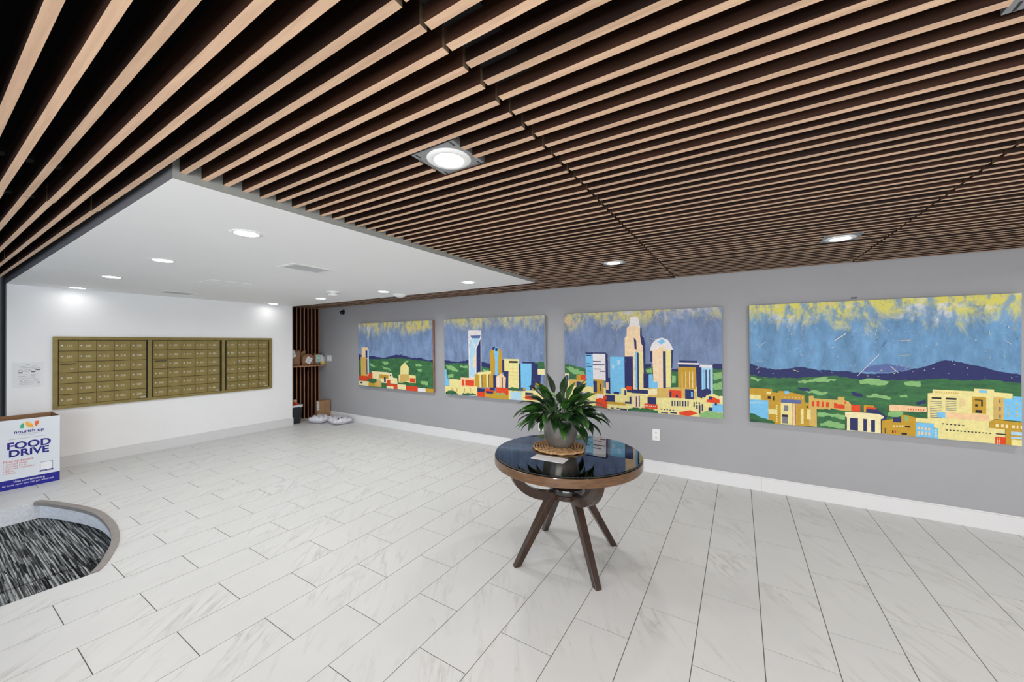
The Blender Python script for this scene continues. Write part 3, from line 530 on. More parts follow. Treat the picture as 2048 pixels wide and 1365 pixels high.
 ["n 1 505 39 478 122 454 239 482 303 462 415 457 490 444 568 450 642 474 704 506 759 549 799 553 861 522 912 497 999 465 1000 375 0 332","s 480 459 506 496 537 513 572 523 617 510 656 493 642 476 568 458","e 0 404 84 385 209 389 383 419 464 399 543 396 690 410 760 426 827 413 891 429 1000 413 1000 0 0 0","h 470 389 501 408 583 389 568 362 475 363","h 633 389 690 400 693 365 638 369","h 497 275 538 296 589 271 584 253 502 263","h 221 365 349 405 326 375 227 349","h 6 387 59 371 39 346 4 368","h 251 301 349 284 327 263 257 281","h 268 370 326 392 383 391 349 366","h 618 290 643 298 648 279 623 275","n 215 314 269 308 275 286 233 293","n 438 300 481 289 486 263 449 269","n 672 246 705 271 710 242 682 227","n 481 167 544 166 575 129 565 96 492 136","m 0 291 105 290 107 264 135 261 135 277 165 279 250 252 250 198 270 189 271 5 123 0 0 0","b 0 29 88 29 88 192 0 192","c 0 193 53 193 53 233 0 233","c 80 244 100 244 100 266 80 266","k 85 207 99 207 99 229 85 229","k 110 195 116 195 116 230 110 230","b 163 255 182 255 182 281 163 281","c 89 80 129 80 129 120 89 120","l 2 155 8 155 8 171 2 171","l 12 157 18 157 18 172 12 172","l 22 158 28 158 28 174 22 174","l 32 159 37 159 37 175 32 175","l 41 161 47 161 47 176 41 176","l 51 162 57 162 57 178 51 178","l 61 163 66 163 66 179 61 179","c 123 147 130 147 130 157 123 157","c 123 128 130 128 130 138 123 138","c 123 110 130 110 130 120 123 120","c 123 92 130 92 130 101 123 101","c 123 73 130 73 130 83 123 83","c 123 55 130 55 130 65 123 65","c 123 36 130 36 130 46 123 46","c 123 18 130 18 130 28 123 28","d 0 72 20 72 44 51 75 38 92 25 116 14 116 0 0 0","s 147 181 236 181 236 211 147 211","c 145 2 196 2 196 180 145 180","y 160 114 179 114 179 160 160 160","k 151 65 177 65 177 84 151 84","y 151 11 177 11 177 65 151 65","p 198 2 214 2 214 177 198 177","p 162 223 168 223 168 232 162 232","p 177 223 183 223 183 232 177 232","p 193 223 199 223 199 232 193 232","p 208 223 214 223 214 232 208 232","p 224 224 229 224 229 233 224 233","p 239 224 244 224 244 233 239 233","g 268 249 288 253 290 233 349 232 388 231 387 257 414 255 414 232 430 225 440 201 475 200 474 150 414 151 301 148 302 4 269 8","r 281 168 291 168 291 209 281 209","r 301 170 312 170 312 212 301 212","r 322 168 331 168 331 210 322 210","r 340 167 352 167 352 208 340 208","r 372 166 383 166 383 207 372 207","r 383 165 415 165 415 198 383 198","r 440 150 475 150 475 201 440 201","r 414 204 420 204 420 221 414 221","k 211 5 213 5 213 175 211 175","c 233 17 246 17 246 143 233 143","c 259 61 276 61 276 141 259 141","k 258 153 266 153 266 167 258 167","h 304 123 332 127 414 117 414 80 347 101 304 88","h 314 36 347 63 415 49 415 11 317 16","d 304 147 376 157 411 143 406 133 304 126","d 332 92 359 103 365 74 335 66","m 488 150 497 150 497 202 488 202","m 488 188 526 188 526 204 488 204","r 497 176 535 176 535 190 497 190","n 499 151 542 151 542 176 499 176","C 416 143 451 146 542 144 562 130 562 116 554 107 552 0 421 1 420 104 416 106","n 435 4 466 4 466 99 435 99","n 486 4 500 4 500 99 486 99","n 515 4 530 4 530 96 515 96","k 420 4 423 4 423 101 420 101","k 551 0 554 0 554 107 551 107","m 554 94 565 101 595 115 595 90 624 95 624 151 662 149 674 134 675 0 554 0","n 596 92 624 92 624 129 596 129","k 565 3 568 3 568 42 565 42","k 637 60 655 60 655 71 637 71","k 625 5 644 5 644 19 625 19","k 592 11 597 11 597 31 592 31","r 600 14 606 14 606 32 600 32","c 596 56 602 56 602 68 596 68","c 606 57 612 57 612 70 606 70","c 616 59 621 59 621 72 616 72","c 625 61 631 61 631 73 625 73","h 636 109 648 109 648 140 636 140","p 582 214 591 221 711 219 711 181 582 172","r 647 189 651 189 651 200 647 200","r 656 189 660 189 660 200 656 200","r 664 189 668 189 668 200 664 200","r 673 190 677 190 677 201 673 201","r 681 190 685 190 685 201 681 201","r 690 190 694 190 694 201 690 201","r 698 190 702 190 702 201 698 201","h 578 160 603 172 632 169 627 146 595 129 576 137","d 635 158 664 179 710 181 712 140 674 140","c 714 317 730 322 730 346 861 345 861 364 921 363 921 345 974 341 975 308 948 305 949 173 920 163 920 147 908 143 908 104 953 105 955 0 749 0 749 71 735 74 735 104 674 103 674 137 714 135","b 674 101 735 104 735 71 749 71 749 0 675 0","p 681 53 688 53 688 73 681 73","p 681 15 688 15 688 40 681 40","p 693 53 699 53 699 72 693 72","p 693 15 699 15 699 39 693 39","p 704 52 711 52 711 71 704 71","p 705 14 711 14 711 39 705 39","p 716 52 722 52 722 71 716 71","p 716 14 722 14 722 38 716 38","c 737 51 744 51 744 61 737 61","c 737 32 744 32 744 43 737 43","c 738 13 744 13 744 24 738 24","k 727 280 759 280 759 291 727 291","k 773 279 807 279 807 292 773 292","y 721 258 760 258 760 262 721 262","y 721 246 760 246 760 250 721 250","y 721 233 760 233 760 237 721 237","y 721 221 760 221 760 225 721 225","y 721 208 760 208 760 213 721 213","y 721 196 760 196 760 200 721 200","y 721 184 760 184 760 188 721 188","y 721 171 760 171 760 176 721 176","y 722 159 760 159 760 163 722 163","y 722 146 760 146 760 151 722 151","y 772 264 807 264 807 268 772 268","y 772 252 807 252 807 256 772 256","y 772 240 807 240 807 245 772 245","y 772 229 807 229 807 233 772 233","y 772 217 808 217 808 221 772 221","y 772 205 808 205 808 209 772 209","p 817 278 820 278 820 288 817 288","p 817 263 820 263 820 273 817 273","p 817 249 820 249 820 258 817 258","p 817 234 820 234 820 243 817 243","p 823 279 826 279 826 288 823 288","p 823 264 826 264 826 274 823 274","p 823 250 826 250 826 259 823 259","p 823 235 826 235 826 244 823 244","p 829 280 832 280 832 289 829 289","p 829 265 832 265 832 275 829 275","p 829 250 832 250 832 260 829 260","p 829 236 832 236 832 245 829 245","g 737 323 740 323 740 334 737 334","g 744 323 747 323 747 333 744 333","g 752 323 755 323 755 333 752 333","g 759 322 762 322 762 333 759 333","g 767 322 769 322 769 333 767 333","g 774 322 777 322 777 333 774 333","g 781 322 784 322 784 332 781 332","g 789 322 791 322 791 332 789 332","g 796 321 799 321 799 332 796 332","g 803 321 806 321 806 332 803 332","g 810 321 813 321 813 332 810 332","b 876 338 900 338 900 354 876 354","m 856 197 897 197 897 308 856 308","k 863 284 887 284 887 290 863 290","k 882 245 887 245 887 285 882 285","k 864 242 872 242 872 258 864 258","k 865 199 885 199 885 220 865 220","p 771 188 906 191 907 147 771 153","b 745 151 771 151 771 189 745 189","k 761 104 768 104 768 111 761 111","k 774 103 780 103 780 111 774 111","k 786 103 793 103 793 110 786 110","k 799 103 806 103 806 110 799 110","k 812 102 818 102 818 110 812 110","k 824 102 831 102 831 109 824 109","k 773 62 779 62 779 69 773 69","k 785 62 790 62 790 69 785 69","k 796 62 802 62 802 69 796 69","k 808 62 813 62 813 70 808 70","k 819 62 824 62 824 70 819 70","k 830 62 836 62 836 70 830 70","k 842 62 847 62 847 70 842 70","k 853 62 858 62 858 70 853 70","k 864 63 869 63 869 70 864 70","k 875 63 880 63 880 70 875 70","k 886 63 891 63 891 70 886 70","k 896 63 901 63 901 70 896 70","k 907 63 912 63 912 70 907 70","m 908 145 920 163 1000 154 1000 0 955 0 953 102 908 104","g 920 165 949 165 949 311 920 311","b 948 305 975 308 974 324 1000 323 1000 162 949 165","C 925 113 933 113 933 133 925 133","C 941 113 948 113 948 134 941 134","C 954 111 961 111 961 134 954 134","C 972 113 980 113 980 133 972 133","C 985 113 990 113 990 134 985 134","C 996 113 1000 113 1000 133 996 133","y 934 273 939 273 939 298 934 298","y 934 222 940 222 940 247 934 247","y 935 171 940 171 940 196 935 196","g 983 267 988 267 988 280 983 280","g 959 251 963 251 963 261 959 261","g 983 242 988 242 988 255 983 255","g 959 231 963 231 963 241 959 241","g 983 217 988 217 988 229 983 229","g 959 210 963 210 963 220 959 220","g 983 192 989 192 989 204 983 204","g 959 190 964 190 964 200 959 200","r 924 0 955 0 955 48 924 48","p 928 33 931 33 931 39 928 39","p 928 23 932 23 932 28 928 28","p 928 13 932 13 932 18 928 18","p 928 2 932 2 932 8 928 8","p 935 34 938 34 938 40 935 40","p 935 24 938 24 938 30 935 30","p 935 14 938 14 938 20 935 20","p 935 4 938 4 938 9 935 9","k 926 64 954 64 954 71 926 71","l 969 68 1000 68 1000 91 969 91","l 969 44 1000 44 1000 58 969 58","c 970 0 1000 0 1000 39 970 39","w 463 426 543 592 545 589 465 425","w 585 503 588 504 615 456 614 454","w 373 695 419 753 421 749 375 692","w 945 703 969 668 968 666",],
]
# ------------------------------------------------------------------ paintings
ACOL = dict(m=(196, 154, 48), g=(212, 176, 96), c=(234, 222, 150), p=(240, 200, 152), n=(44, 50, 100), b=(122, 194, 234), l=(176, 214, 232), w=(232, 226, 226), r=(222, 72, 34), k=(34, 34, 46), s=(92, 108, 160), y=(122, 122, 130), d=(50, 98, 62), e=(56, 104, 66), h=(136, 184, 118), C=(240, 228, 176), P=(242, 212, 172))
def paint_mat():
    m, n, b = nt('acrylic_paint'); at = N(n, 'ShaderNodeAttribute', attribute_name='Col'); tc = N(n, 'ShaderNodeTexCoord')
    nz = N(n, 'ShaderNodeTexNoise', Scale=26, Detail=6, Roughness=.7); n.links.new(tc.outputs['Object'], nz.inputs['Vector'])
    r = ramp(n, nz.outputs[0], (.3, (.80, .80, .82, 1)), (.65, (1.0, 1.0, 1.0, 1)))
    mx = N(n, 'ShaderNodeMix', data_type='RGBA', blend_type='MULTIPLY'); mx.inputs[0].default_value = 1
    n.links.new(at.outputs['Color'], mx.inputs[6]); n.links.new(r.outputs[0], mx.inputs[7]); n.links.new(mx.outputs[2], b.inputs['Base Color'])
    b.inputs['Roughness'].default_value = .6; b.inputs['Specular IOR Level'].default_value = .25
    return m
def hill_mat():
    m, n, b = nt('acrylic_foliage'); at = N(n, 'ShaderNodeAttribute', attribute_name='Col'); tc = N(n, 'ShaderNodeTexCoord')
    mp = N(n, 'ShaderNodeMapping'); mp.inputs['Scale'].default_value = (1, 1, 2.2); n.links.new(tc.outputs['Object'], mp.inputs[0])
    nz = N(n, 'ShaderNodeTexNoise', Scale=9, Detail=7, Roughness=.7); n.links.new(mp.outputs[0], nz.inputs['Vector'])
    r = ramp(n, nz.outputs[0], (.32, (.5, .6, .75, 1)), (.5, (1, 1, 1, 1)), (.62, (1.2, 1.25, 1.05, 1)), (.75, (1.9, 1.8, 1.5, 1)))
    mx = N(n, 'ShaderNodeMix', data_type='RGBA', blend_type='MULTIPLY'); mx.inputs[0].default_value = 1
    n.links.new(at.outputs['Color'], mx.inputs[6]); n.links.new(r.outputs[0], mx.inputs[7]); n.links.new(mx.outputs[2], b.inputs['Base Color'])
    b.inputs['Roughness'].default_value = .6; b.inputs['Specular IOR Level'].default_value = .25
    return m
def sky_mat(name, blue, seed, yellow, wht, reach=.80):
    """brushed sky: blue ground, ragged yellow and white strokes hanging from the top edge (v = UV.y)"""
    m, n, b = nt(name); uv = N(n, 'ShaderNodeUVMap'); sp = N(n, 'ShaderNodeSeparateXYZ'); n.links.new(uv.outputs[0], sp.inputs[0])
    tc = N(n, 'ShaderNodeTexCoord'); off = N(n, 'ShaderNodeVectorMath', operation='ADD'); off.inputs[1].default_value = (seed*3.7, 0, seed*1.9); n.links.new(tc.outputs['Object'], off.inputs[0])
    def noise(sc, scale=(1, 1, 1), det=6, rough=.65, dist=0):
        mp = N(n, 'ShaderNodeMapping'); mp.inputs['Scale'].default_value = scale; n.links.new(off.outputs[0], mp.inputs[0])
        z = N(n, 'ShaderNodeTexNoise', Scale=sc, Detail=det, Roughness=rough, Distortion=dist); n.links.new(mp.outputs[0], z.inputs['Vector']); return z.outputs[0]
    def math_(op, a, c=None, v=None):
        q = N(n, 'ShaderNodeMath', operation=op); n.links.new(a, q.inputs[0])
        if c is not None: n.links.new(c, q.inputs[1])
        elif v is not None: q.inputs[1].default_value = v
        return q.outputs[0]
    def mix(f, a, c):
        q = N(n, 'ShaderNodeMix', data_type='RGBA'); n.links.new(f, q.inputs[0])
        for i, s_ in ((6, a), (7, c)):
            if isinstance(s_, tuple): q.inputs[i].default_value = s_
            else: n.links.new(s_, q.inputs[i])
        return q.outputs[2]
    d2 = tuple(x*.80 for x in blue); l2 = tuple(min(255, x*1.12) for x in blue)
    base = ramp(n, noise(5, (1.6, 1, .6), 8, .75), (.3, srgb(*d2)), (.7, srgb(*l2))).outputs[0]
    streak = ramp(n, noise(7, (4.5, 1, 1), 6, .8), (.60, (0, 0, 0, 1)), (.78, (.5, .5, .5, 1))).outputs[0]
    base = mix(streak, base, srgb(176, 188, 196))
    v = sp.outputs[1]
    edge = math_('ADD', v, math_('MULTIPLY', math_('SUBTRACT', noise(2.2, (1.3, 1, .7), 9, .78, .8), v=.5), v=.80))
    f1 = ramp(n, edge, (reach, (0, 0, 0, 1)), (reach+.16, (.92, .92, .92, 1))).outputs[0]
    f1b = math_('MULTIPLY', f1, ramp(n, noise(8, (2, 1, 1), 5), (.40, (.2, .2, .2, 1)), (.52, (1, 1, 1, 1))).outputs[0])
    hue = ramp(n, noise(2.3, (1.2, 1, 2.5), 5, .7), (.40, srgb(*wht)), (.49, srgb(*yellow)), (.58, srgb(*yellow)), (.66, srgb(224, 186, 140))).outputs[0]
    col = mix(f1b, base, hue)
    n.links.new(col, b.inputs['Base Color']); b.inputs['Roughness'].default_value = .6; b.inputs['Specular IOR Level'].default_value = .25
    return m
PM, HM = paint_mat(), hill_mat()
rp = random.Random(5)
def ragged(P_, W_, H_, amp):
    """brushy outline: split long edges and jitter the new points (canvas border points stay)"""
    out = []
    for (x, y, z), (x2, _, z2) in zip(P_, P_[1:]+P_[:1]):
        out.append((x, y, z)); L_ = math.hypot(x2-x, z2-z); n_ = min(40, int(L_/.022))
        if (abs(abs(x)-W_/2) < .004 and abs(abs(x2)-W_/2) < .004) or (z < .004 and z2 < .004): continue
        for i in range(1, n_):
            t_ = i/n_; xx = x+(x2-x)*t_+rp.uniform(-amp, amp)*.6; zz = z+(z2-z)*t_+rp.uniform(-amp, amp)
            out.append((max(-W_/2, min(W_/2, xx)), y, max(0, min(H_, zz))))
    return out
PAINT = [(-6.40, -4.435, 'leftmost and smallest looking of four skyline canvases, thin tower at its left edge'),
         (-4.175, -2.325, 'second skyline canvas from the left, white framed glass tower under blue sky'),
         (-2.025, -.158, 'third skyline canvas, tallest stepped tower and a rounded dome tower, behind the plant'),
         (.092, 1.938, 'rightmost skyline canvas, blue mountains and green hills above low yellow buildings')]
SKY = [sky_mat('brushed_sky', (118, 142, 178), 1, (214, 200, 104), (206, 206, 204)), sky_mat('brushed_sky', (118, 138, 172), 2.3, (202, 194, 124), (192, 194, 194), .82),
       sky_mat('brushed_sky', (116, 134, 168), 4.1, (208, 198, 118), (196, 196, 196), .84), sky_mat('brushed_sky', (104, 146, 184), 6.2, (218, 208, 90), (218, 218, 214), .78)]
SIDE = [plain('canvas_edge_paint', srgb(170, 120, 100), .7, var=.4, scale=6), plain('canvas_edge_paint', srgb(190, 188, 180), .7, var=.1, scale=6), plain('canvas_edge_paint', srgb(196, 190, 176), .7, var=.1, scale=6), plain('canvas_edge_paint', srgb(196, 192, 168), .7, var=.1, scale=6)]
PZ0, PZ1 = .735, 1.968
for k, (x0, x1, lab) in enumerate(PAINT):
    W_, H_ = x1-x0, PZ1-PZ0
    t = thing('skyline_painting', lab, 'painting', ((x0+x1)/2, YG-.012, PZ0))
    t.rotation_euler = (math.radians(1.1), 0, 0)          # hangs leaning forward from its wire
    th = .036
    cvs = MB()
    cvs.add([(-W_/2, -th, 0), (W_/2, -th, 0), (W_/2, -th, H_), (-W_/2, -th, H_)], [(0, 1, 2, 3)], SKY[k])
    cvs.add([(-W_/2, -th, 0), (W_/2, -th, 0), (W_/2, -th, H_), (-W_/2, -th, H_), (-W_/2, 0, 0), (W_/2, 0, 0), (W_/2, 0, H_), (-W_/2, 0, H_)], [(1, 0, 4, 5), (2, 1, 5, 6), (3, 2, 6, 7), (0, 3, 7, 4), (7, 6, 5, 4)], SIDE[k])
    me = bpy.data.meshes.new('canvas'); me.from_pydata(cvs.v, [], cvs.f)
    for m in cvs.mats: me.materials.append(m)
    me.polygons.foreach_set('material_index', cvs.m)
    ul = me.uv_layers.new(name='UVMap')
    for p in me.polygons:
        for li in p.loop_indices: co = me.vertices[me.loops[li].vertex_index].co; ul.data[li].uv = (co.x/W_+.5, co.z/H_)
    link('canvas', me, t)
    vs = []; fs = []; cs = []; ms = []
    for q, s_ in enumerate(ART[k]):
        tok = s_.split(); a = list(map(int, tok[1:])); base = len(vs); y = -th-.00004*(q+1)
        pts = [((a[i]/1000-.5)*W_, y, a[i+1]/1000*H_) for i in range(0, len(a), 2)]
        if tok[0] in 'hde' or (tok[0] in 'ns' and len(pts) >= 5 and max(p[2] for p in pts) < .62*H_ and q < 3) or (k == 3 and tok[0] == 'n' and len(pts) == 4 and q < 16): pts = ragged(pts, W_, H_, .010 if tok[0] in 'hd' else .006)
        vs += pts; fs.append(tuple(range(base, base+len(pts)))); cs.append(srgb(*ACOL[tok[0]])); ms.append(1 if tok[0] in 'ed' else 0)
    for q in range(150 if k == 3 else 90):                      # thrown specks and scratches of paint
        u, v = rp.uniform(-.49, .49)*W_, (.42+.55*rp.random())*H_; L_ = rp.uniform(.003, .009) if rp.random() < .94 else rp.uniform(.015, .04); an = rp.uniform(0, PI); wd = rp.uniform(.001, .003)
        cx, cz = math.cos(an), math.sin(an); base = len(vs); y = -th-.00004*(len(ART[k])+2)
        vs += [(max(-W_/2, min(W_/2, u+a_*cx*L_-b_*cz*wd)), y, min(H_, v+a_*cz*L_+b_*cx*wd)) for a_, b_ in ((-1, -1), (1, -1), (1, 1), (-1, 1))]
        fs.append((base, base+1, base+2, base+3)); cs.append(srgb(*rp.choice([(200, 206, 210), (214, 204, 150), (160, 176, 200), (86, 104, 150), (206, 190, 180)]))); ms.append(0)
    me = bpy.data.meshes.new('painted_skyline'); me.from_pydata(vs, [], fs); me.materials.append(PM); me.materials.append(HM)
    me.polygons.foreach_set('material_index', ms)
    ca = me.color_attributes.new('Col', 'FLOAT_COLOR', 'CORNER')
    for p in me.polygons:
        for li in p.loop_indices: ca.data[li].color = cs[p.index]
    me.update()
    bm = bmesh.new(); bm.from_mesh(me)
    for f in bm.faces:
        f.normal_update()
        if f.normal.y > 0: f.normal_flip()
    bmesh.ops.triangulate(bm, faces=bm.faces); bm.to_mesh(me); bm.free()
    link('painted_skyline', me, t)
b = MB()
for x in (-.012, .012): b.box(x-.006, -.02, -.012, x+.006, 0, .0, MT['black_metal'])
tag(b.build('picture_hook'), 'tiny black double hook above the top edge of the rightmost painting', 'hook').location = (.94, YG-.001, 2.005)

# ------------------------------------------------------------------ mailboxes
t = thing('mailbox_bank', 'bank of brass apartment mailboxes in three framed sections on the white wall', 'mailboxes', (XW, 0, 0))
Z0, Z1 = .760, 1.680
fr = MB(); mm = MT['brass']
def fbar(y0, z0, y1, z1, d=.030): fr.box(-.01, y0, z0, d, y1, z1, mm)
fbar(.995, Z0, 1.035, Z1); fbar(3.515, Z0, 3.560, Z1); fbar(1.035, Z1-.04, 3.515, Z1); fbar(1.035, Z0, 3.515, Z0+.038)
fbar(1.876, Z0+.038, 1.921, Z1-.04, .030); fbar(2.785, Z0+.038, 2.828, Z1-.04, .030)
fr.build('frame', t, bevel=.003)
bk = MB(); bk.box(-.01, 1.03, Z0+.03, .004, 3.52, Z1-.03, MT['brass_dark']); bk.build('back_panel', t)
MODS = [(1.041, 1.860, 5, [['117', '201', None, '202', '203', '204'], ['205', '206', '207', '208', '209', '210'], ['211', '212', '213', '214', '215', '216'], ['217', '218', '219', '220', '221', '222'], ['223', '224', '225', '226', '227', '228']]),
        (1.934, 2.757, 5, [['302', '303', None, '304', '305', '306'], ['307', '308', '309', '310', '311', '312'], ['313', '314', '315', '316', '317', '318'], ['319', '320', '321', '322', '323', '324'], ['325', '326', '327', '328', '401', '402']]),
        (2.850, 3.500, 4, [['403', '404', '', '405', '406', '407'], ['408', '409', '410', '411', '412', '413'], ['414', '415', '416', '417', '418', '419'], ['420', '421', '422', '423', '424', '425']])]
zt, zb = 1.632, .800; rh = (zt-zb)/6
lock_me = MB().lathe([(0, .0065), (.006, .0065), (.0105, .005), (.011, 0)], MT['steel'], 14, mx=Matrix.Rotation(PI/2, 4, 'Y')).mesh('lock', True)
key_me = MB().box(0, -.0008, -.005, .0072, .0008, .005, MT['ink']).mesh('keyhole')
for mi, (ya, yb, nc, nums) in enumerate(MODS):
    cw = (yb-ya)/nc
    MB().box(.0, ya-.004, zt+.002, .018, yb+.004, Z1-.042, mm).build('filler_strip', t, bevel=.001); MB().box(0, ya-.004, Z0+.039, .016, yb+.004, zb-.002, mm).build('filler_strip', t, bevel=.001)
    dm = {}
    for c in range(nc):
        for r in range(6):
            y = ya+c*cw; z = zt-(r+1)*rh; num = nums[c][r]
            d = MB(); h = rh-.006; w_ = cw-.005
            if num is None:
                d.box(0, 0, 0, .012, w_, h-.030, mm); d.box(0, 0, h-.018, .014, w_, h, mm); d.box(0, 0, h-.03, .012, .012, h-.018, mm); d.box(0, w_-.012, h-.03, .012, w_, h-.018, mm)
                d.box(0, .012, h-.03, .003, w_-.012, h-.018, MT['ink'])
                key = 'slot'
            else:
                d.box(0, 0, 0, .012, w_, h, mm); d.box(.012, .0, h-.006, .015, w_, h, mm); d.box(.0, 0, 0, .014, w_, .004, mm); key = 'door'
            if (key, mi) not in dm: dm[(key, mi)] = d.mesh('door')
            o = link('door', dm[(key, mi)], t); o.location = (.006, y+.0025, z+.003)
            if num is None:
                o['label'] = 'outgoing mail door with a black slot'
                k = link('lock', lock_me, o); k.location = (.012, w_*.7, h*.33)
                q = MB()
                for a_ in range(3): q.box(.012, w_*.5+a_*.016-.02, h*.66, .0125, w_*.5+a_*.016-.012, h*.66+.005, MT['ink'])
                q.build('caption', o)
                continue
            k = link('lock', lock_me, o)
            if num == '': k.location = (.012, w_*.72, h*.3); continue
            k.location = (.012, .026, h*.5)
            n_ = link('number', text_mesh(num, .034, MT['number'], .0006), o); n_.matrix_local = Matrix.Translation((.0124, w_*.54, h*.49)) @ FACE_X
    b = MB(); b.box(.018, yb-.062, zb+.006, .0195, yb-.006, zb+.026, MT['steel']); b.build('maker_plate', t)
b = MB()
for y in (1.866, 2.763): b.box(.0, y, Z0+.04, .010, y+.006, Z1-.04, MT['ink'])
b.build('hinge_gap', t)

# notice in a clear sleeve
t = thing('wall_notice', 'white printed notice in a clear plastic sleeve taped left of the mailboxes', 'notice', (XW, .805, 1.215))
MB().box(.001, -.10, -.150, .0016, .095, .14, MT['paper']).build('paper_sheet', t)
sl = MB(); sl.box(.0022, -.112, -.152, .0026, .125,   .158, MT['sleeve']); sl.build('plastic_sleeve', t)
MB().box(.0018, -.112, -.150, .0021, -.086, .12, MT['paper']).build('folded_margin', t)
b = MB()
def ring(y, z, r, q, th=.005):
    vs = []; fs = []
    for i in range(q): a = 2*PI*i/q; vs += [(.00185, y+r*math.cos(a), z+r*math.sin(a)*.8), (.00185, y+(r-th)*math.cos(a), z+(r-th)*math.sin(a)*.8)]
    for i in range(q): j = (i+1) % q; fs.append((2*i, 2*j, 2*j+1, 2*i+1))
    b.add(vs, fs, MT['print_grey'])
for y, z, r in ((-.055, .045, .02), (-.005, .05, .021), (.04, .055, .021), (.078, .065, .020), (-.035, -.075, .02), (.06, -.07, .014), (.082, -.10, .014), (0, .12, .012)): ring(y, z, r, 14)
for y, z in ((-.055, .026), (.04, .034), (.078, .058)): b.box(.00185, y-.015, z-.008, .0019, y+.015, z+.005, MT['ink'])
for y0, y1, z in ((-.07, -.005, -.0), (.02, .07, .0), (-.07, -.01, -.02), (.02, .06, -.018), (-.07, .06, -.043), (-.02, .045, -.075), (-.065, .05, -.10), (-.065, .06, -.118), (-.06, -.02, .1), (.03, .07, .1), (-.05, .06, .082)):
    x = y0
    while x < y1: w_ = random.uniform(.006, .014); b.box(.00185, x, z-.0022, .0019, min(x+w_, y1), z+.0022, MT['ink'] if z in (-.02, -.018) else MT['print_grey']); x += w_+.004
b.build('print', t)

# ------------------------------------------------------------------ food drive carton
BX, BY0, BY1, BH = -6.76, .527, .967, .757
BD = -7.20
t = thing('donation_carton', 'tall open white carton with a printed donation appeal, standing by the white wall', 'carton', (BX, BY0, 0))
D_, W_ = BD-BX, BY1-BY0
b = MB(); tk = .005
b.box(D_, 0, 0, 0, W_, .005, MT['kraft'])
b.box(-tk, 0, 0, 0, W_, BH, MT['kraft']); b.m[-3] = b.slot(MT['box_white'])
b.box(D_, 0, 0, D_+tk, W_, BH, MT['kraft']); b.box(D_, 0, 0, 0, tk, BH, MT['kraft']); b.box(D_, W_-tk, 0, 0, W_, BH, MT['kraft'])
cs_ = b.build('carton_body', t)
MB().box(0, 0, .0, .0006, W_, BH, MT['box_white']).build('printed_front', t)
MB().box(.0006, 0, .002, .001, W_, .109, MT['print_band']).build('blue_band', t)
def wr(s, yc, zc, size, m, bold=0, sx=1, align='CENTER', name='lettering', x=.0012):
    o = link(name, text_mesh(s, size, m, bold, align, sx), t); o.matrix_local = Matrix.Translation((x, yc-BY0, zc)) @ FACE_X; return o
wr('FOOD', .750, .470, .105, MT['print_blue'], .0032, 1.02); wr('DRIVE', .748, .387, .103, MT['print_blue'], .0032, 1.0)
wr('nourish up', .748, .620, .048, MT['print_blue'], .0010, 1.0)
wr('feeding our communities', .748, .592, .014, MT['print_grey']); wr('through food', .748, .577, .014, MT['print_grey'])
MB().box(.0008, .61-BY0, .5445, .001, .884-BY0, .5475, MT['print_grey']).build('rule', t)
wr('Priority Needs', .574, .308, .036, MT['print_red'], .0004, .95, 'LEFT')
for i, s_ in enumerate(('Canned Meat', 'Canned Fruit', 'Canned Vegetables', 'Pasta', 'Cereal')): wr('\u2022 '+s_, .574, .279-i*.0245, .026, MT['print_red'], 0, 1.0, 'LEFT')
wr('Visit nourishup.org', .75, .082, .028, MT['print_white'], .0003, 1, x=.0016); wr('to learn how you can get involved.', .747, .050, .0265, MT['print_white'], 0, .96, x=.0016)
MB().box(.0006, .824-BY0, .155, .001, .916-BY0, .247, MT['print_blue']).build('label_frame', t); MB().box(.001, .827-BY0, .158, .0013, .913-BY0, .244, MT['print_white']).build('label_blank', t)
MB().box(.0006, .820-BY0, .140, .001, .920-BY0, .155, MT['print_blue']).build('caption_bar', t); wr('Learn More', .87, .1475, .014, MT['print_white'])
for nm, mt_, pts in (('green_leaf', 'print_green', [(.683, .659), (.688, .692), (.699, .707), (.71, .714), (.711, .656)]), ('amber_bowl', 'print_yellow', [(.719, .723), (.733, .725), (.746, .72), (.753, .7), (.76, .71), (.767, .692), (.776, .672), (.779, .655), (.76, .654), (.742, .661), (.726, .685)]),
                     ('orange_leaf', 'print_orange', [(.787, .718), (.801, .722), (.816, .72), (.813, .691), (.802, .67), (.792, .661), (.786, .688)])):
    m = MB(); m.add([(.0012, y-BY0, z) for y, z in pts], [tuple(range(len(pts)))], MT[mt_]); m.build(nm, t)

# ------------------------------------------------------------------ round table
TX, TY, TZ, TR = -1.10, 2.585, .772, .538
t = thing('round_table', 'round dark wood table with a glass top on four splayed legs', 'table', (TX, TY, 0))
b = MB(); b.lathe([(0, TZ-.0125), (TR-.008, TZ-.0125), (TR-.003, TZ-.0145)], MT['table_dark'], 96); b.build('top_panel', t, smooth=True)
b = MB(); b.lathe([(TR-.003, TZ-.0145), (TR, TZ-.018), (TR, TZ-.068), (TR-.004, TZ-.073), (TR-.03, TZ-.073), (TR-.03, TZ-.05), (0, TZ-.05)], MT['espresso_rim'], 96); b.build('rim', t, smooth=True, auto=.6)
b = MB(); b.lathe([(0, TZ-.012), (TR-.012, TZ-.012), (TR-.007, TZ-.010), (TR-.006, TZ-.003), (TR-.009, TZ), (0, TZ)], MT['glass_edge'], 96); gs = b.slot(MT['glass_rim'])
b.m = [gs if i % 5 in (1, 2) else 0 for i in range(len(b.m))]; b.build('glass_top', t, smooth=True, auto=.5)  # green-black rim: glass edge tint with the dark wood's reflection painted in
b = MB(); b.lathe([(0, .475), (.115, .475), (.13, .485), (.135, .50), (.13, .520), (.115, .528), (0, .528)], MT['table_dark'], 48); b.build('lower_shelf', t, smooth=True, auto=.6)
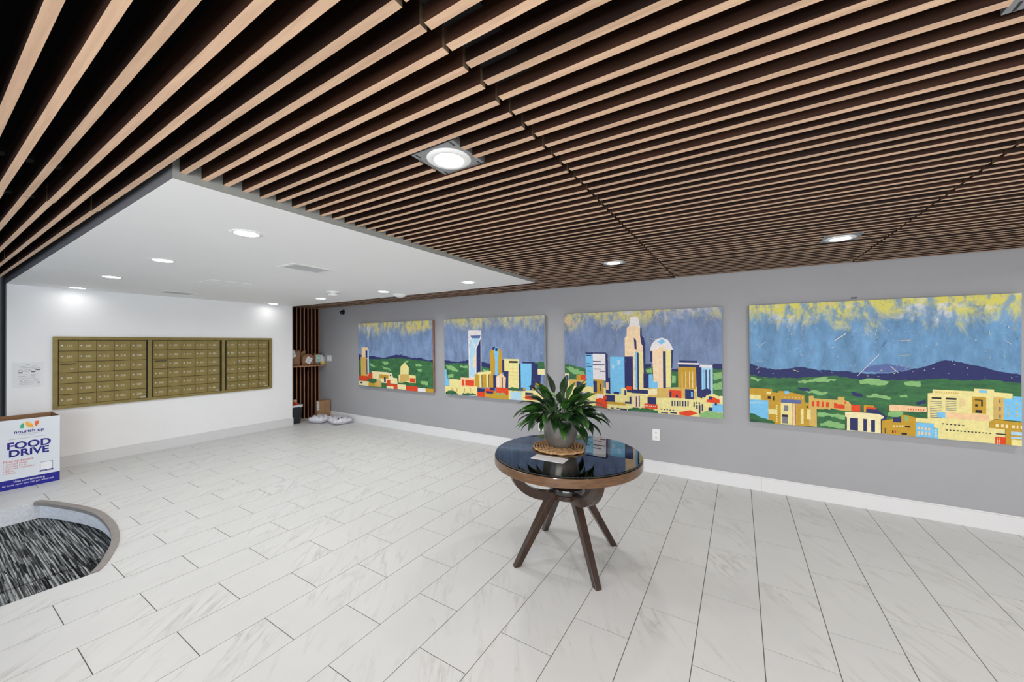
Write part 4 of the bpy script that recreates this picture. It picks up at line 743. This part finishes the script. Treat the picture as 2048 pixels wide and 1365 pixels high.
b = MB(); b.lathe([(0, .436), (.105, .436), (.11, .44), (.11, .47), (.105, .475), (0, .475)], MT['espresso'], 48); b.build('hub', t, smooth=True, auto=.6)
THETA = math.radians(51.0)
for k in range(4):
    a = THETA+k*PI/2; R_ = Matrix.Rotation(a, 4, 'Z')
    # arm: quarter bow from under the rim down to the hub
    b = MB(); hw = .029; n = 12; vs = []; fs = []
    for i in range(n+1):
        q = i/n*PI/2
        ro, zo = .085+.370*math.sin(q), .700-.268*math.cos(q)      # outer bow
        ri, zi = .085+.308*math.sin(q), .700-.208*math.cos(q)      # inner bow
        for r_, z_ in ((ro, zo), (ri, zi)):
            for s_ in (-hw, hw): vs.append(R_ @ Vector((r_, s_, z_)))
    for i in range(n):
        p = 4*i; q = 4*i+4
        fs += [(p, q, q+1, p+1), (p+2, p+3, q+3, q+2), (p, p+2, q+2, q), (p+1, q+1, q+3, p+3)]
    fs += [(0, 1, 3, 2), (4*n, 4*n+2, 4*n+3, 4*n+1)]
    b.add(vs, fs, MT['espresso']); b.build('arm', t, bevel=.002)
    # leg: square tapering bar splayed outwards
    b = MB(); vs = []
    for r_, z_, w_ in ((.135, .448, .030), (.402, .0, .021)):
        for sr, st in ((-1, -1), (1, -1), (1, 1), (-1, 1)): vs.append(R_ @ Vector((r_+sr*w_*1.1, st*w_, z_)))
    b.add(vs, [(0, 1, 2, 3), (7, 6, 5, 4), (0, 4, 5, 1), (1, 5, 6, 2), (2, 6, 7, 3), (3, 7, 4, 0)], MT['espresso'])
    b.build('leg', t, bevel=.002)

# ------------------------------------------------------------------ things on the table
PX_, PY_ = -1.18, 2.650
def woven_mat(name, cx, cy, z, R_, label):
    t = thing(name, label, 'mat', (cx, cy, z)); b = MB(); turns = int(R_/.0215); pts = []; rad = []
    for i in range(turns*64):
        a = 2*PI*i/64; r_ = .012+.0215*i/64
        pts.append((r_*math.cos(a), r_*math.sin(a)*.96, .010+.0025*math.sin(i*1.55+(i//64)*2))); rad.append(.0085+.0022*math.sin(i*1.55+1+(i//64)*2))
    b.tube(pts, rad, MT['wicker'], 6); o = b.build('braided_coil', t, smooth=True); return t
woven_mat('woven_placemat', PX_-.005, PY_-.012, TZ, .200, 'round woven straw placemat under the plant pot on the glass table')
t = thing('potted_plant', 'leafy green peace lily in a grey glazed pot on the table', 'plant', (PX_, PY_, TZ+.021))
PH = .212
b = MB(); b.lathe([(0, 0), (.080, 0), (.095, .006), (.112, .04), (.128, .09), (.137, .15), (.140, PH), (.134, PH+.002), (.131, PH-.004), (.124, .10), (.09, .02), (0, .02)], MT['pot'], 56); b.build('pot', t, smooth=True, auto=.8)
b = MB(); b.lathe([(0, PH-.032), (.06, PH-.028), (.130, PH-.036)], MT['soil'], 32); b.build('soil', t, smooth=True)
def leaf(az, el0, Lp, Lb, wd, droop, mat, r0=.04, z0=PH-.03, roll=0):
    """one leaf with its stalk: a strip bending down along an arc, blade folded on its midrib"""
    d = Vector((math.cos(az), math.sin(az), 0)); side0 = Vector((-math.sin(az), math.cos(az), 0))
    p = d*r0+Vector((0, 0, z0)); el = el0; pts = [(p.copy(), el)]
    np_, nb = 4, 8
    for i in range(np_):
        st = Lp/np_; p = p+(d*math.cos(el)+Vector((0, 0, 1))*math.sin(el))*st; el -= droop*.22/np_; pts.append((p.copy(), el))
    blade = [(p.copy(), el)]
    for i in range(nb):
        st = Lb/nb; el -= droop*(.35+.9*i/nb)/nb; p = p+(d*math.cos(el)+Vector((0, 0, 1))*math.sin(el))*st; blade.append((p.copy(), el))
    b = MB(); b.tube([q for q, e in pts], .0026, MT['stem'], 4, cap=False)
    prof = [.06, .52, .86, 1.0, .97, .82, .58, .28, .015]; vs = []; fs = []
    for (q, e), w_ in zip(blade, prof):
        nrm = -d*math.sin(e)+Vector((0, 0, 1))*math.cos(e); sd = side0*math.cos(roll)+nrm*math.sin(roll); up_ = nrm*math.cos(roll)-side0*math.sin(roll)
        h = wd/2*w_
        vs += [q+sd*h+up_*h*.30, q+sd*h*.5+up_*h*.19, q, q-sd*h*.5+up_*h*.19, q-sd*h+up_*h*.30]
    for i in range(nb):
        for k in range(4): fs.append((5*i+k, 5*i+k+1, 5*i+k+6, 5*i+k+5))
    b.add(vs, fs, mat)
    return b.build('leaf', t, smooth=True)
rl = random.Random(21)
# az 0 = +X (right in the picture is about az -31 deg); explicit leaves that make the outline, in picture terms
VIEW = math.atan2(-TX, TY)  # not used for placement by pixel, only to orient the plant's fuller side
def A_(deg): return math.radians(deg)
for az, el, Lp, Lb, wd, dr_, mt_ in (
    (31+180+5, .55, .17, .20, .070, 1.35, 'leaf'), (31+180-12, .80, .17, .19, .068, 1.30, 'leaf'), (31+180+22, .30, .15, .20, .072, 1.15, 'leaf_b'), (31+180-3, .12, .15, .19, .070, .85, 'leaf_b'), (31+180+38, .42, .14, .19, .066, 1.5, 'leaf'),
    (31+180-28, .95, .17, .18, .066, 1.1, 'leaf'), (31+180+12, 1.0, .17, .18, .062, 1.2, 'leaf'),
    (31-4, .62, .18, .22, .058, 1.25, 'leaf_b'), (31+14, .72, .18, .21, .060, 1.35, 'leaf'), (31-24, .50, .18, .22, .060, 1.45, 'leaf'), (31-44, .30, .16, .21, .070, 1.45, 'leaf'), (31-62, .15, .14, .20, .070, 1.5, 'leaf'), (31-35, .62, .19, .22, .058, 1.7, 'leaf'), (31-14, .35, .17, .21, .060, 1.35, 'leaf'),
    (31+30, .95, .18, .19, .062, 1.1, 'leaf'), (300, .25, .08, .18, .064, 1.65, 'leaf_b'), (285, .55, .10, .18, .066, 1.75, 'leaf'), (268, .75, .12, .17, .064, 1.6, 'leaf'), (320, .60, .12, .18, .066, 1.6, 'leaf'),
    (200, 1.22, .20, .18, .058, .55, 'leaf'), (150, 1.30, .20, .20, .060, .45, 'leaf'), (240, 1.25, .20, .17, .058, .7, 'leaf_b'), (30, 1.25, .20, .18, .060, .6, 'leaf_b'), (350, 1.18, .19, .18, .060, .75, 'leaf'), (180, 1.05, .19, .19, .062, .9, 'leaf'), (100, 1.28, .20, .18, .06, .5, 'leaf'), (60, 1.1, .19, .18, .06, .7, 'leaf')):
    leaf(A_(az), el, Lp*1.0, Lb, wd*1.22, dr_, MT[mt_], .03, roll=rl.uniform(-.35, .35))
for i in range(66):
    az = 2*PI*(i*.618 % 1)+rl.uniform(-.2, .2); lay = i/66
    el = .25+1.05*lay+rl.uniform(-.15, .15); leaf(az, el, rl.uniform(.09, .15)+.03*lay, rl.uniform(.13, .175), rl.uniform(.058, .078), rl.uniform(1.0, 1.7)*(1.15-.55*lay), MT['leaf'] if rl.random() < .7 else MT['leaf_b'], rl.uniform(.01, .06), roll=rl.uniform(-.5, .5))
for i in range(34):                                   # hanging leaves that close the crown around the rim
    az = 2*PI*(i*.618 % 1)+rl.uniform(-.25, .25); leaf(az, rl.uniform(.45, 1.05), rl.uniform(.10, .15), rl.uniform(.15, .19), rl.uniform(.062, .08), rl.uniform(1.5, 2.1), MT['leaf'] if rl.random() < .75 else MT['leaf_b'], rl.uniform(.02, .07), roll=rl.uniform(-.5, .5))
def bud(pts, L, tilt):
    b = MB(); b.tube(pts, [.0024]*len(pts), MT['stem'], 5); p = Vector(pts[-1]); d = (Vector(pts[-1])-Vector(pts[-2])).normalized()
    b.tube([p, p+d*L*.25, p+d*L*.55, p+d*L*.8, p+d*L], [.004, .010, .011, .006, .001], MT['spathe'], 8); b.build('flower_bud', t, smooth=True)
bud([(.02, 0, PH), (.06, .02, .31), (.09, .045, .36), (.105, .058, .385)], .055, 0)
bud([(-.01, 0, PH), (-.005, 0, .31), (-.025, -.01, .355), (-.035, -.015, .37)], .045, 0)
o = MB().box(-.121, -.052, 0, .121, .052, .0018, MT['paper']).build('envelope'); o.location = (-1.132, 2.353, TZ+.0002); o.rotation_euler = (0, 0, math.radians(2))
tag(o, 'blank white envelope lying on the glass table before the placemat', 'envelope')

# ------------------------------------------------------------------ parcel shelf in the alcove
t = thing('wall_shelf', 'brown wooden parcel shelf across the slatted alcove', 'shelf', (-7.815, 3.94, 1.105))
MB().box(0, 0, 0, .275, .81, .026, MT['slat_wall_face']).build('board', t, bevel=.001)
for y in (.12, .55): MB().box(0, y, -.10, .018, y+.025, 0, MT['black_metal']).box(.018, y, -.012, .22, y+.025, 0, MT['black_metal']).build('bracket', t)
SZ = 1.131
def pillow(name, label, cat, loc, sx, sy, sz, mat, rz=0, seed=0, tilt=(0, 0), crumple=.12, group=None, nx=14, ny=12):
    t = thing(name, label, cat, loc, rz, group); r = random.Random(seed); b = MB(); vs = []; fs = []
    ph = [(r.uniform(2, 7), r.uniform(2, 7), r.uniform(0, 6)) for _ in range(5)]
    def f(u, v): return sum(math.sin(a*u*2+c*v*1.7+d) for a, c, d in ph)/5
    for side in (1, -1):
        for j in range(ny+1):
            for i in range(nx+1):
                u = i/nx*2-1; v = j/ny*2-1
                e = max(0, (1-abs(u)**4))**.5*max(0, (1-abs(v)**4))**.5
                k = f(u, v)*crumple
                x = u*sx/2*(1+.03*math.sin(v*5+seed)); y = v*sy/2*(1+.03*math.sin(u*4+seed))
                z = sz/2+side*sz/2*e*(1+k*2.2 if side > 0 else 1)
                vs.append((x, y, max(.001, z)))
    m = (nx+1)*(ny+1)
    for s_ in (0, 1):
        for j in range(ny):
            for i in range(nx):
                a = s_*m+j*(nx+1)+i; q = (a, a+1, a+nx+2, a+nx+1); fs.append(q if s_ == 0 else q[::-1])
    b.add(vs, fs, mat); bm_ = b.build('bag', t, smooth=True); return t, bm_
def upright(name, label, cat, loc, w_, d_, h_, mat, seed, labels=(), lean=0, bulge=.2, rz=PI/2, body='bag', jag=.02):
    """soft parcel standing on its edge: width along local x, thickness along y, height z"""
    t = thing(name, label, cat, loc, rz); r = random.Random(seed); b = MB(); vs = []; fs = []; nx, nz = 10, 9
    ph = [(r.uniform(2, 6), r.uniform(2, 6), r.uniform(0, 6)) for _ in range(4)]
    g = lambda u, v: sum(math.sin(a*u*2+c*v*2+d) for a, c, d in ph)/4
    for side in (-1, 1):
        for j in range(nz+1):
            for i in range(nx+1):
                u = i/nx*2-1; v = j/nz
                e = (max(0, 1-abs(u)**3))**.5*(max(0, 1-abs(2*v-1)**4))**.5
                x = u*w_/2*(1-.10*bulge*(2*v-1)**2)+.01*math.sin(v*7+seed)*bulge; z = v*h_+(jag*math.sin(u*3+seed)+jag*.5*g(u, 1))*v*v
                y = side*(d_/2)*(.25+.75*e)*(1+bulge*.4*g(u, v)); vs.append((x, y+lean*v, z))
    m = (nx+1)*(nz+1)
    for s_ in (0, 1):
        for j in range(nz):
            for i in range(nx): a = s_*m+j*(nx+1)+i; q = (a, a+1, a+nx+2, a+nx+1); fs.append(q)
    for j in range(nz):
        for i in (0, nx): a = j*(nx+1)+i; fs.append((a, a+nx+1, a+m+nx+1, a+m))
    for i in range(nx):
        for j in (0, nz): a = j*(nx+1)+i; fs.append((a, a+1, a+m+1, a+m))
    b.add(vs, fs, mat); b.build(body, t, smooth=True, auto=1.0)
    for (cx, cz, lw, lh, rot, mt_) in labels:
        M_ = Matrix.Translation((cx, -(d_/2)*(1+bulge*.45)-.004+lean*cz/h_, cz)) @ Matrix.Rotation(rot, 4, 'Y')
        q = MB(); q.box(-lw/2, -.001, -lh/2, lw/2, .003, lh/2, MT[mt_], M_)
        if mt_ != 'yellow_lab':
            for a_ in range(4): q.box(-lw*.36, -.0016, lh*(.28-.2*a_)-.004, lw*(.36-.12*(a_ % 2)), -.001, lh*(.28-.2*a_)+.004, MT['print_grey'], M_)
        q.build('shipping_label', t)
    return t
# shelf contents seen from the room side (+X): local x runs along +Y
upright('paper_parcel', 'large brown paper parcel at the left end of the alcove shelf', 'parcel', (-7.66, 4.115, SZ), .27, .13, .33, MT['kraft_dark'], 3, [(-.055, .235, .10, .13, -.35, 'paper')], bulge=.45, jag=.03)
upright('flat_parcel', 'flat brown parcel standing at the back of the alcove shelf', 'parcel', (-7.755, 4.31, SZ), .20, .05, .285, MT['kraft'], 5, bulge=.1)
upright('paper_bag_parcel', 'rounded brown paper bag parcel with a tilted white label, middle of the shelf', 'parcel', (-7.625, 4.39, SZ), .25, .13, .22, MT['kraft_dark'], 8, [(-.03, .105, .11, .125, .5, 'paper')], bulge=.5)
upright('labelled_parcel', 'brown parcel with a tall pale label and black base stripe on the shelf', 'parcel', (-7.63, 4.585, SZ), .115, .08, .235, MT['kraft'], 11, [(0, .13, .10, .155, 0, 'teal_lab'), (0, .022, .09, .03, 0, 'ink')], bulge=.1, jag=.006)
upright('padded_envelope', 'white and yellow padded envelope leaning at the right end of the shelf', 'parcel', (-7.615, 4.702, SZ), .10, .035, .19, MT['poly'], 15, [(-.005, .04, .07, .06, .1, 'yellow_lab')], bulge=.15, lean=.02)

# ------------------------------------------------------------------ on the floor of the alcove
t = thing('waste_bin', 'black waste bin with a white liner and rubbish behind the white wall end', 'bin', (-7.56, 4.062, 0))
b = MB(); lo, hi, h = (.105, .075), (.130, .108), .36; vs = []
for z, (a, c), k in ((0, lo, 1), (h, hi, 1), (h, hi, .94), (.01, lo, .9)): vs += [(-a*k, -c*k, z), (a*k, -c*k, z), (a*k, c*k, z), (-a*k, c*k, z)]
fs = [(0, 1, 2, 3), (12, 13, 14, 15)]
for L_ in range(3): fs += [(4*L_+i, 4*L_+(i+1) % 4, 4*L_+4+(i+1) % 4, 4*L_+4+i) for i in range(4)]
b.add(vs, fs, MT['bin']); b.build('tub', t, bevel=.006)
b = MB(); vs = []; fs = []; n = 24
for i in range(n):
    a = 2*PI*i/n; cx, cy = math.cos(a), math.sin(a); k = 1/max(abs(cx), abs(cy)); x, y = cx*k, cy*k; dz = .012*math.sin(i*2.3)
    vs += [(x*.133, y*.111, h-.035+dz), (x*.134, y*.112, h+.006), (x*.122, y*.100, h+.008), (x*.11, y*.09, h-.05)]
for i in range(n):
    j = (i+1) % n
    for k in range(3): fs.append((4*i+k, 4*j+k, 4*j+k+1, 4*i+k+1))
b.add(vs, fs, MT['liner']); b.build('bin_liner', t, smooth=True)
def scrap(name, label, loc, s_, mat, seed):
    r = random.Random(seed); bm = bmesh.new(); bmesh.ops.create_icosphere(bm, subdivisions=2, radius=1)
    for v in bm.verts: v.co *= r.uniform(.62, 1.0); v.co = Vector((v.co.x*s_[0], v.co.y*s_[1], v.co.z*s_[2]))
    me = bpy.data.meshes.new(name); bm.to_mesh(me); bm.free(); me.materials.append(mat); o = link(name, me); o.location = loc; return tag(o, label, 'rubbish')
scrap('crumpled_wrapper', 'crumpled red wrapper on top of the waste bin', (-7.53, 4.085, .375), (.07, .06, .045), MT['red_trash'], 4)
scrap('paper_scrap', 'tan crumpled paper scrap sticking up from the waste bin', (-7.60, 4.11, .42), (.045, .045, .05), MT['tan_trash'], 9)
scrap('grey_wrapper', 'grey crumpled wrapper at the left of the waste bin top', (-7.56, 4.01, .372), (.07, .045, .03), MT['vent'], 12)
t = thing('cardboard_box', 'upright brown cardboard box with a white label against the grey wall', 'box', (-7.50, 4.49, 0))
MB().box(0, 0, 0, .115, .245, .392, MT['kraft']).build('carton_body', t, bevel=.003)
MB().box(.1152, .112, 0, .1158, .135, .392, MT['kraft_dark']).build('packing_tape', t)
q = MB(); q.box(.022, -.0012, .20, .105, 0, .375, MT['paper'])
for z in (.23, .26, .30, .335): q.box(.035, -.0018, z, .09, -.0012, z+.012, MT['print_grey'])
q.build('shipping_label', t)
t, bg_ = pillow('poly_mailer', 'white plastic mailing bag on the floor at the left, under a yellow slip', 'mailing bag', (-7.175, 4.385, 0), .34, .33, .135, MT['poly'], .25, 3, crumple=.34)
MB().box(-.03, -.05, .131, .05, .02, .133, MT['yellow_lab']).build('yellow_slip', t)
t, bg_ = pillow('poly_mailer', 'white plastic mailing bag on the floor at the right, with black print', 'mailing bag', (-6.735, 4.52, 0), .37, .36, .125, MT['poly'], -.2, 8, crumple=.34)
q = MB(); q.box(.06, -.03, .118, .11, .0, .134, MT['ink']); q.box(.09, -.08, .106, .13, -.055, .125, MT['ink']); q.build('printed_mark', t)
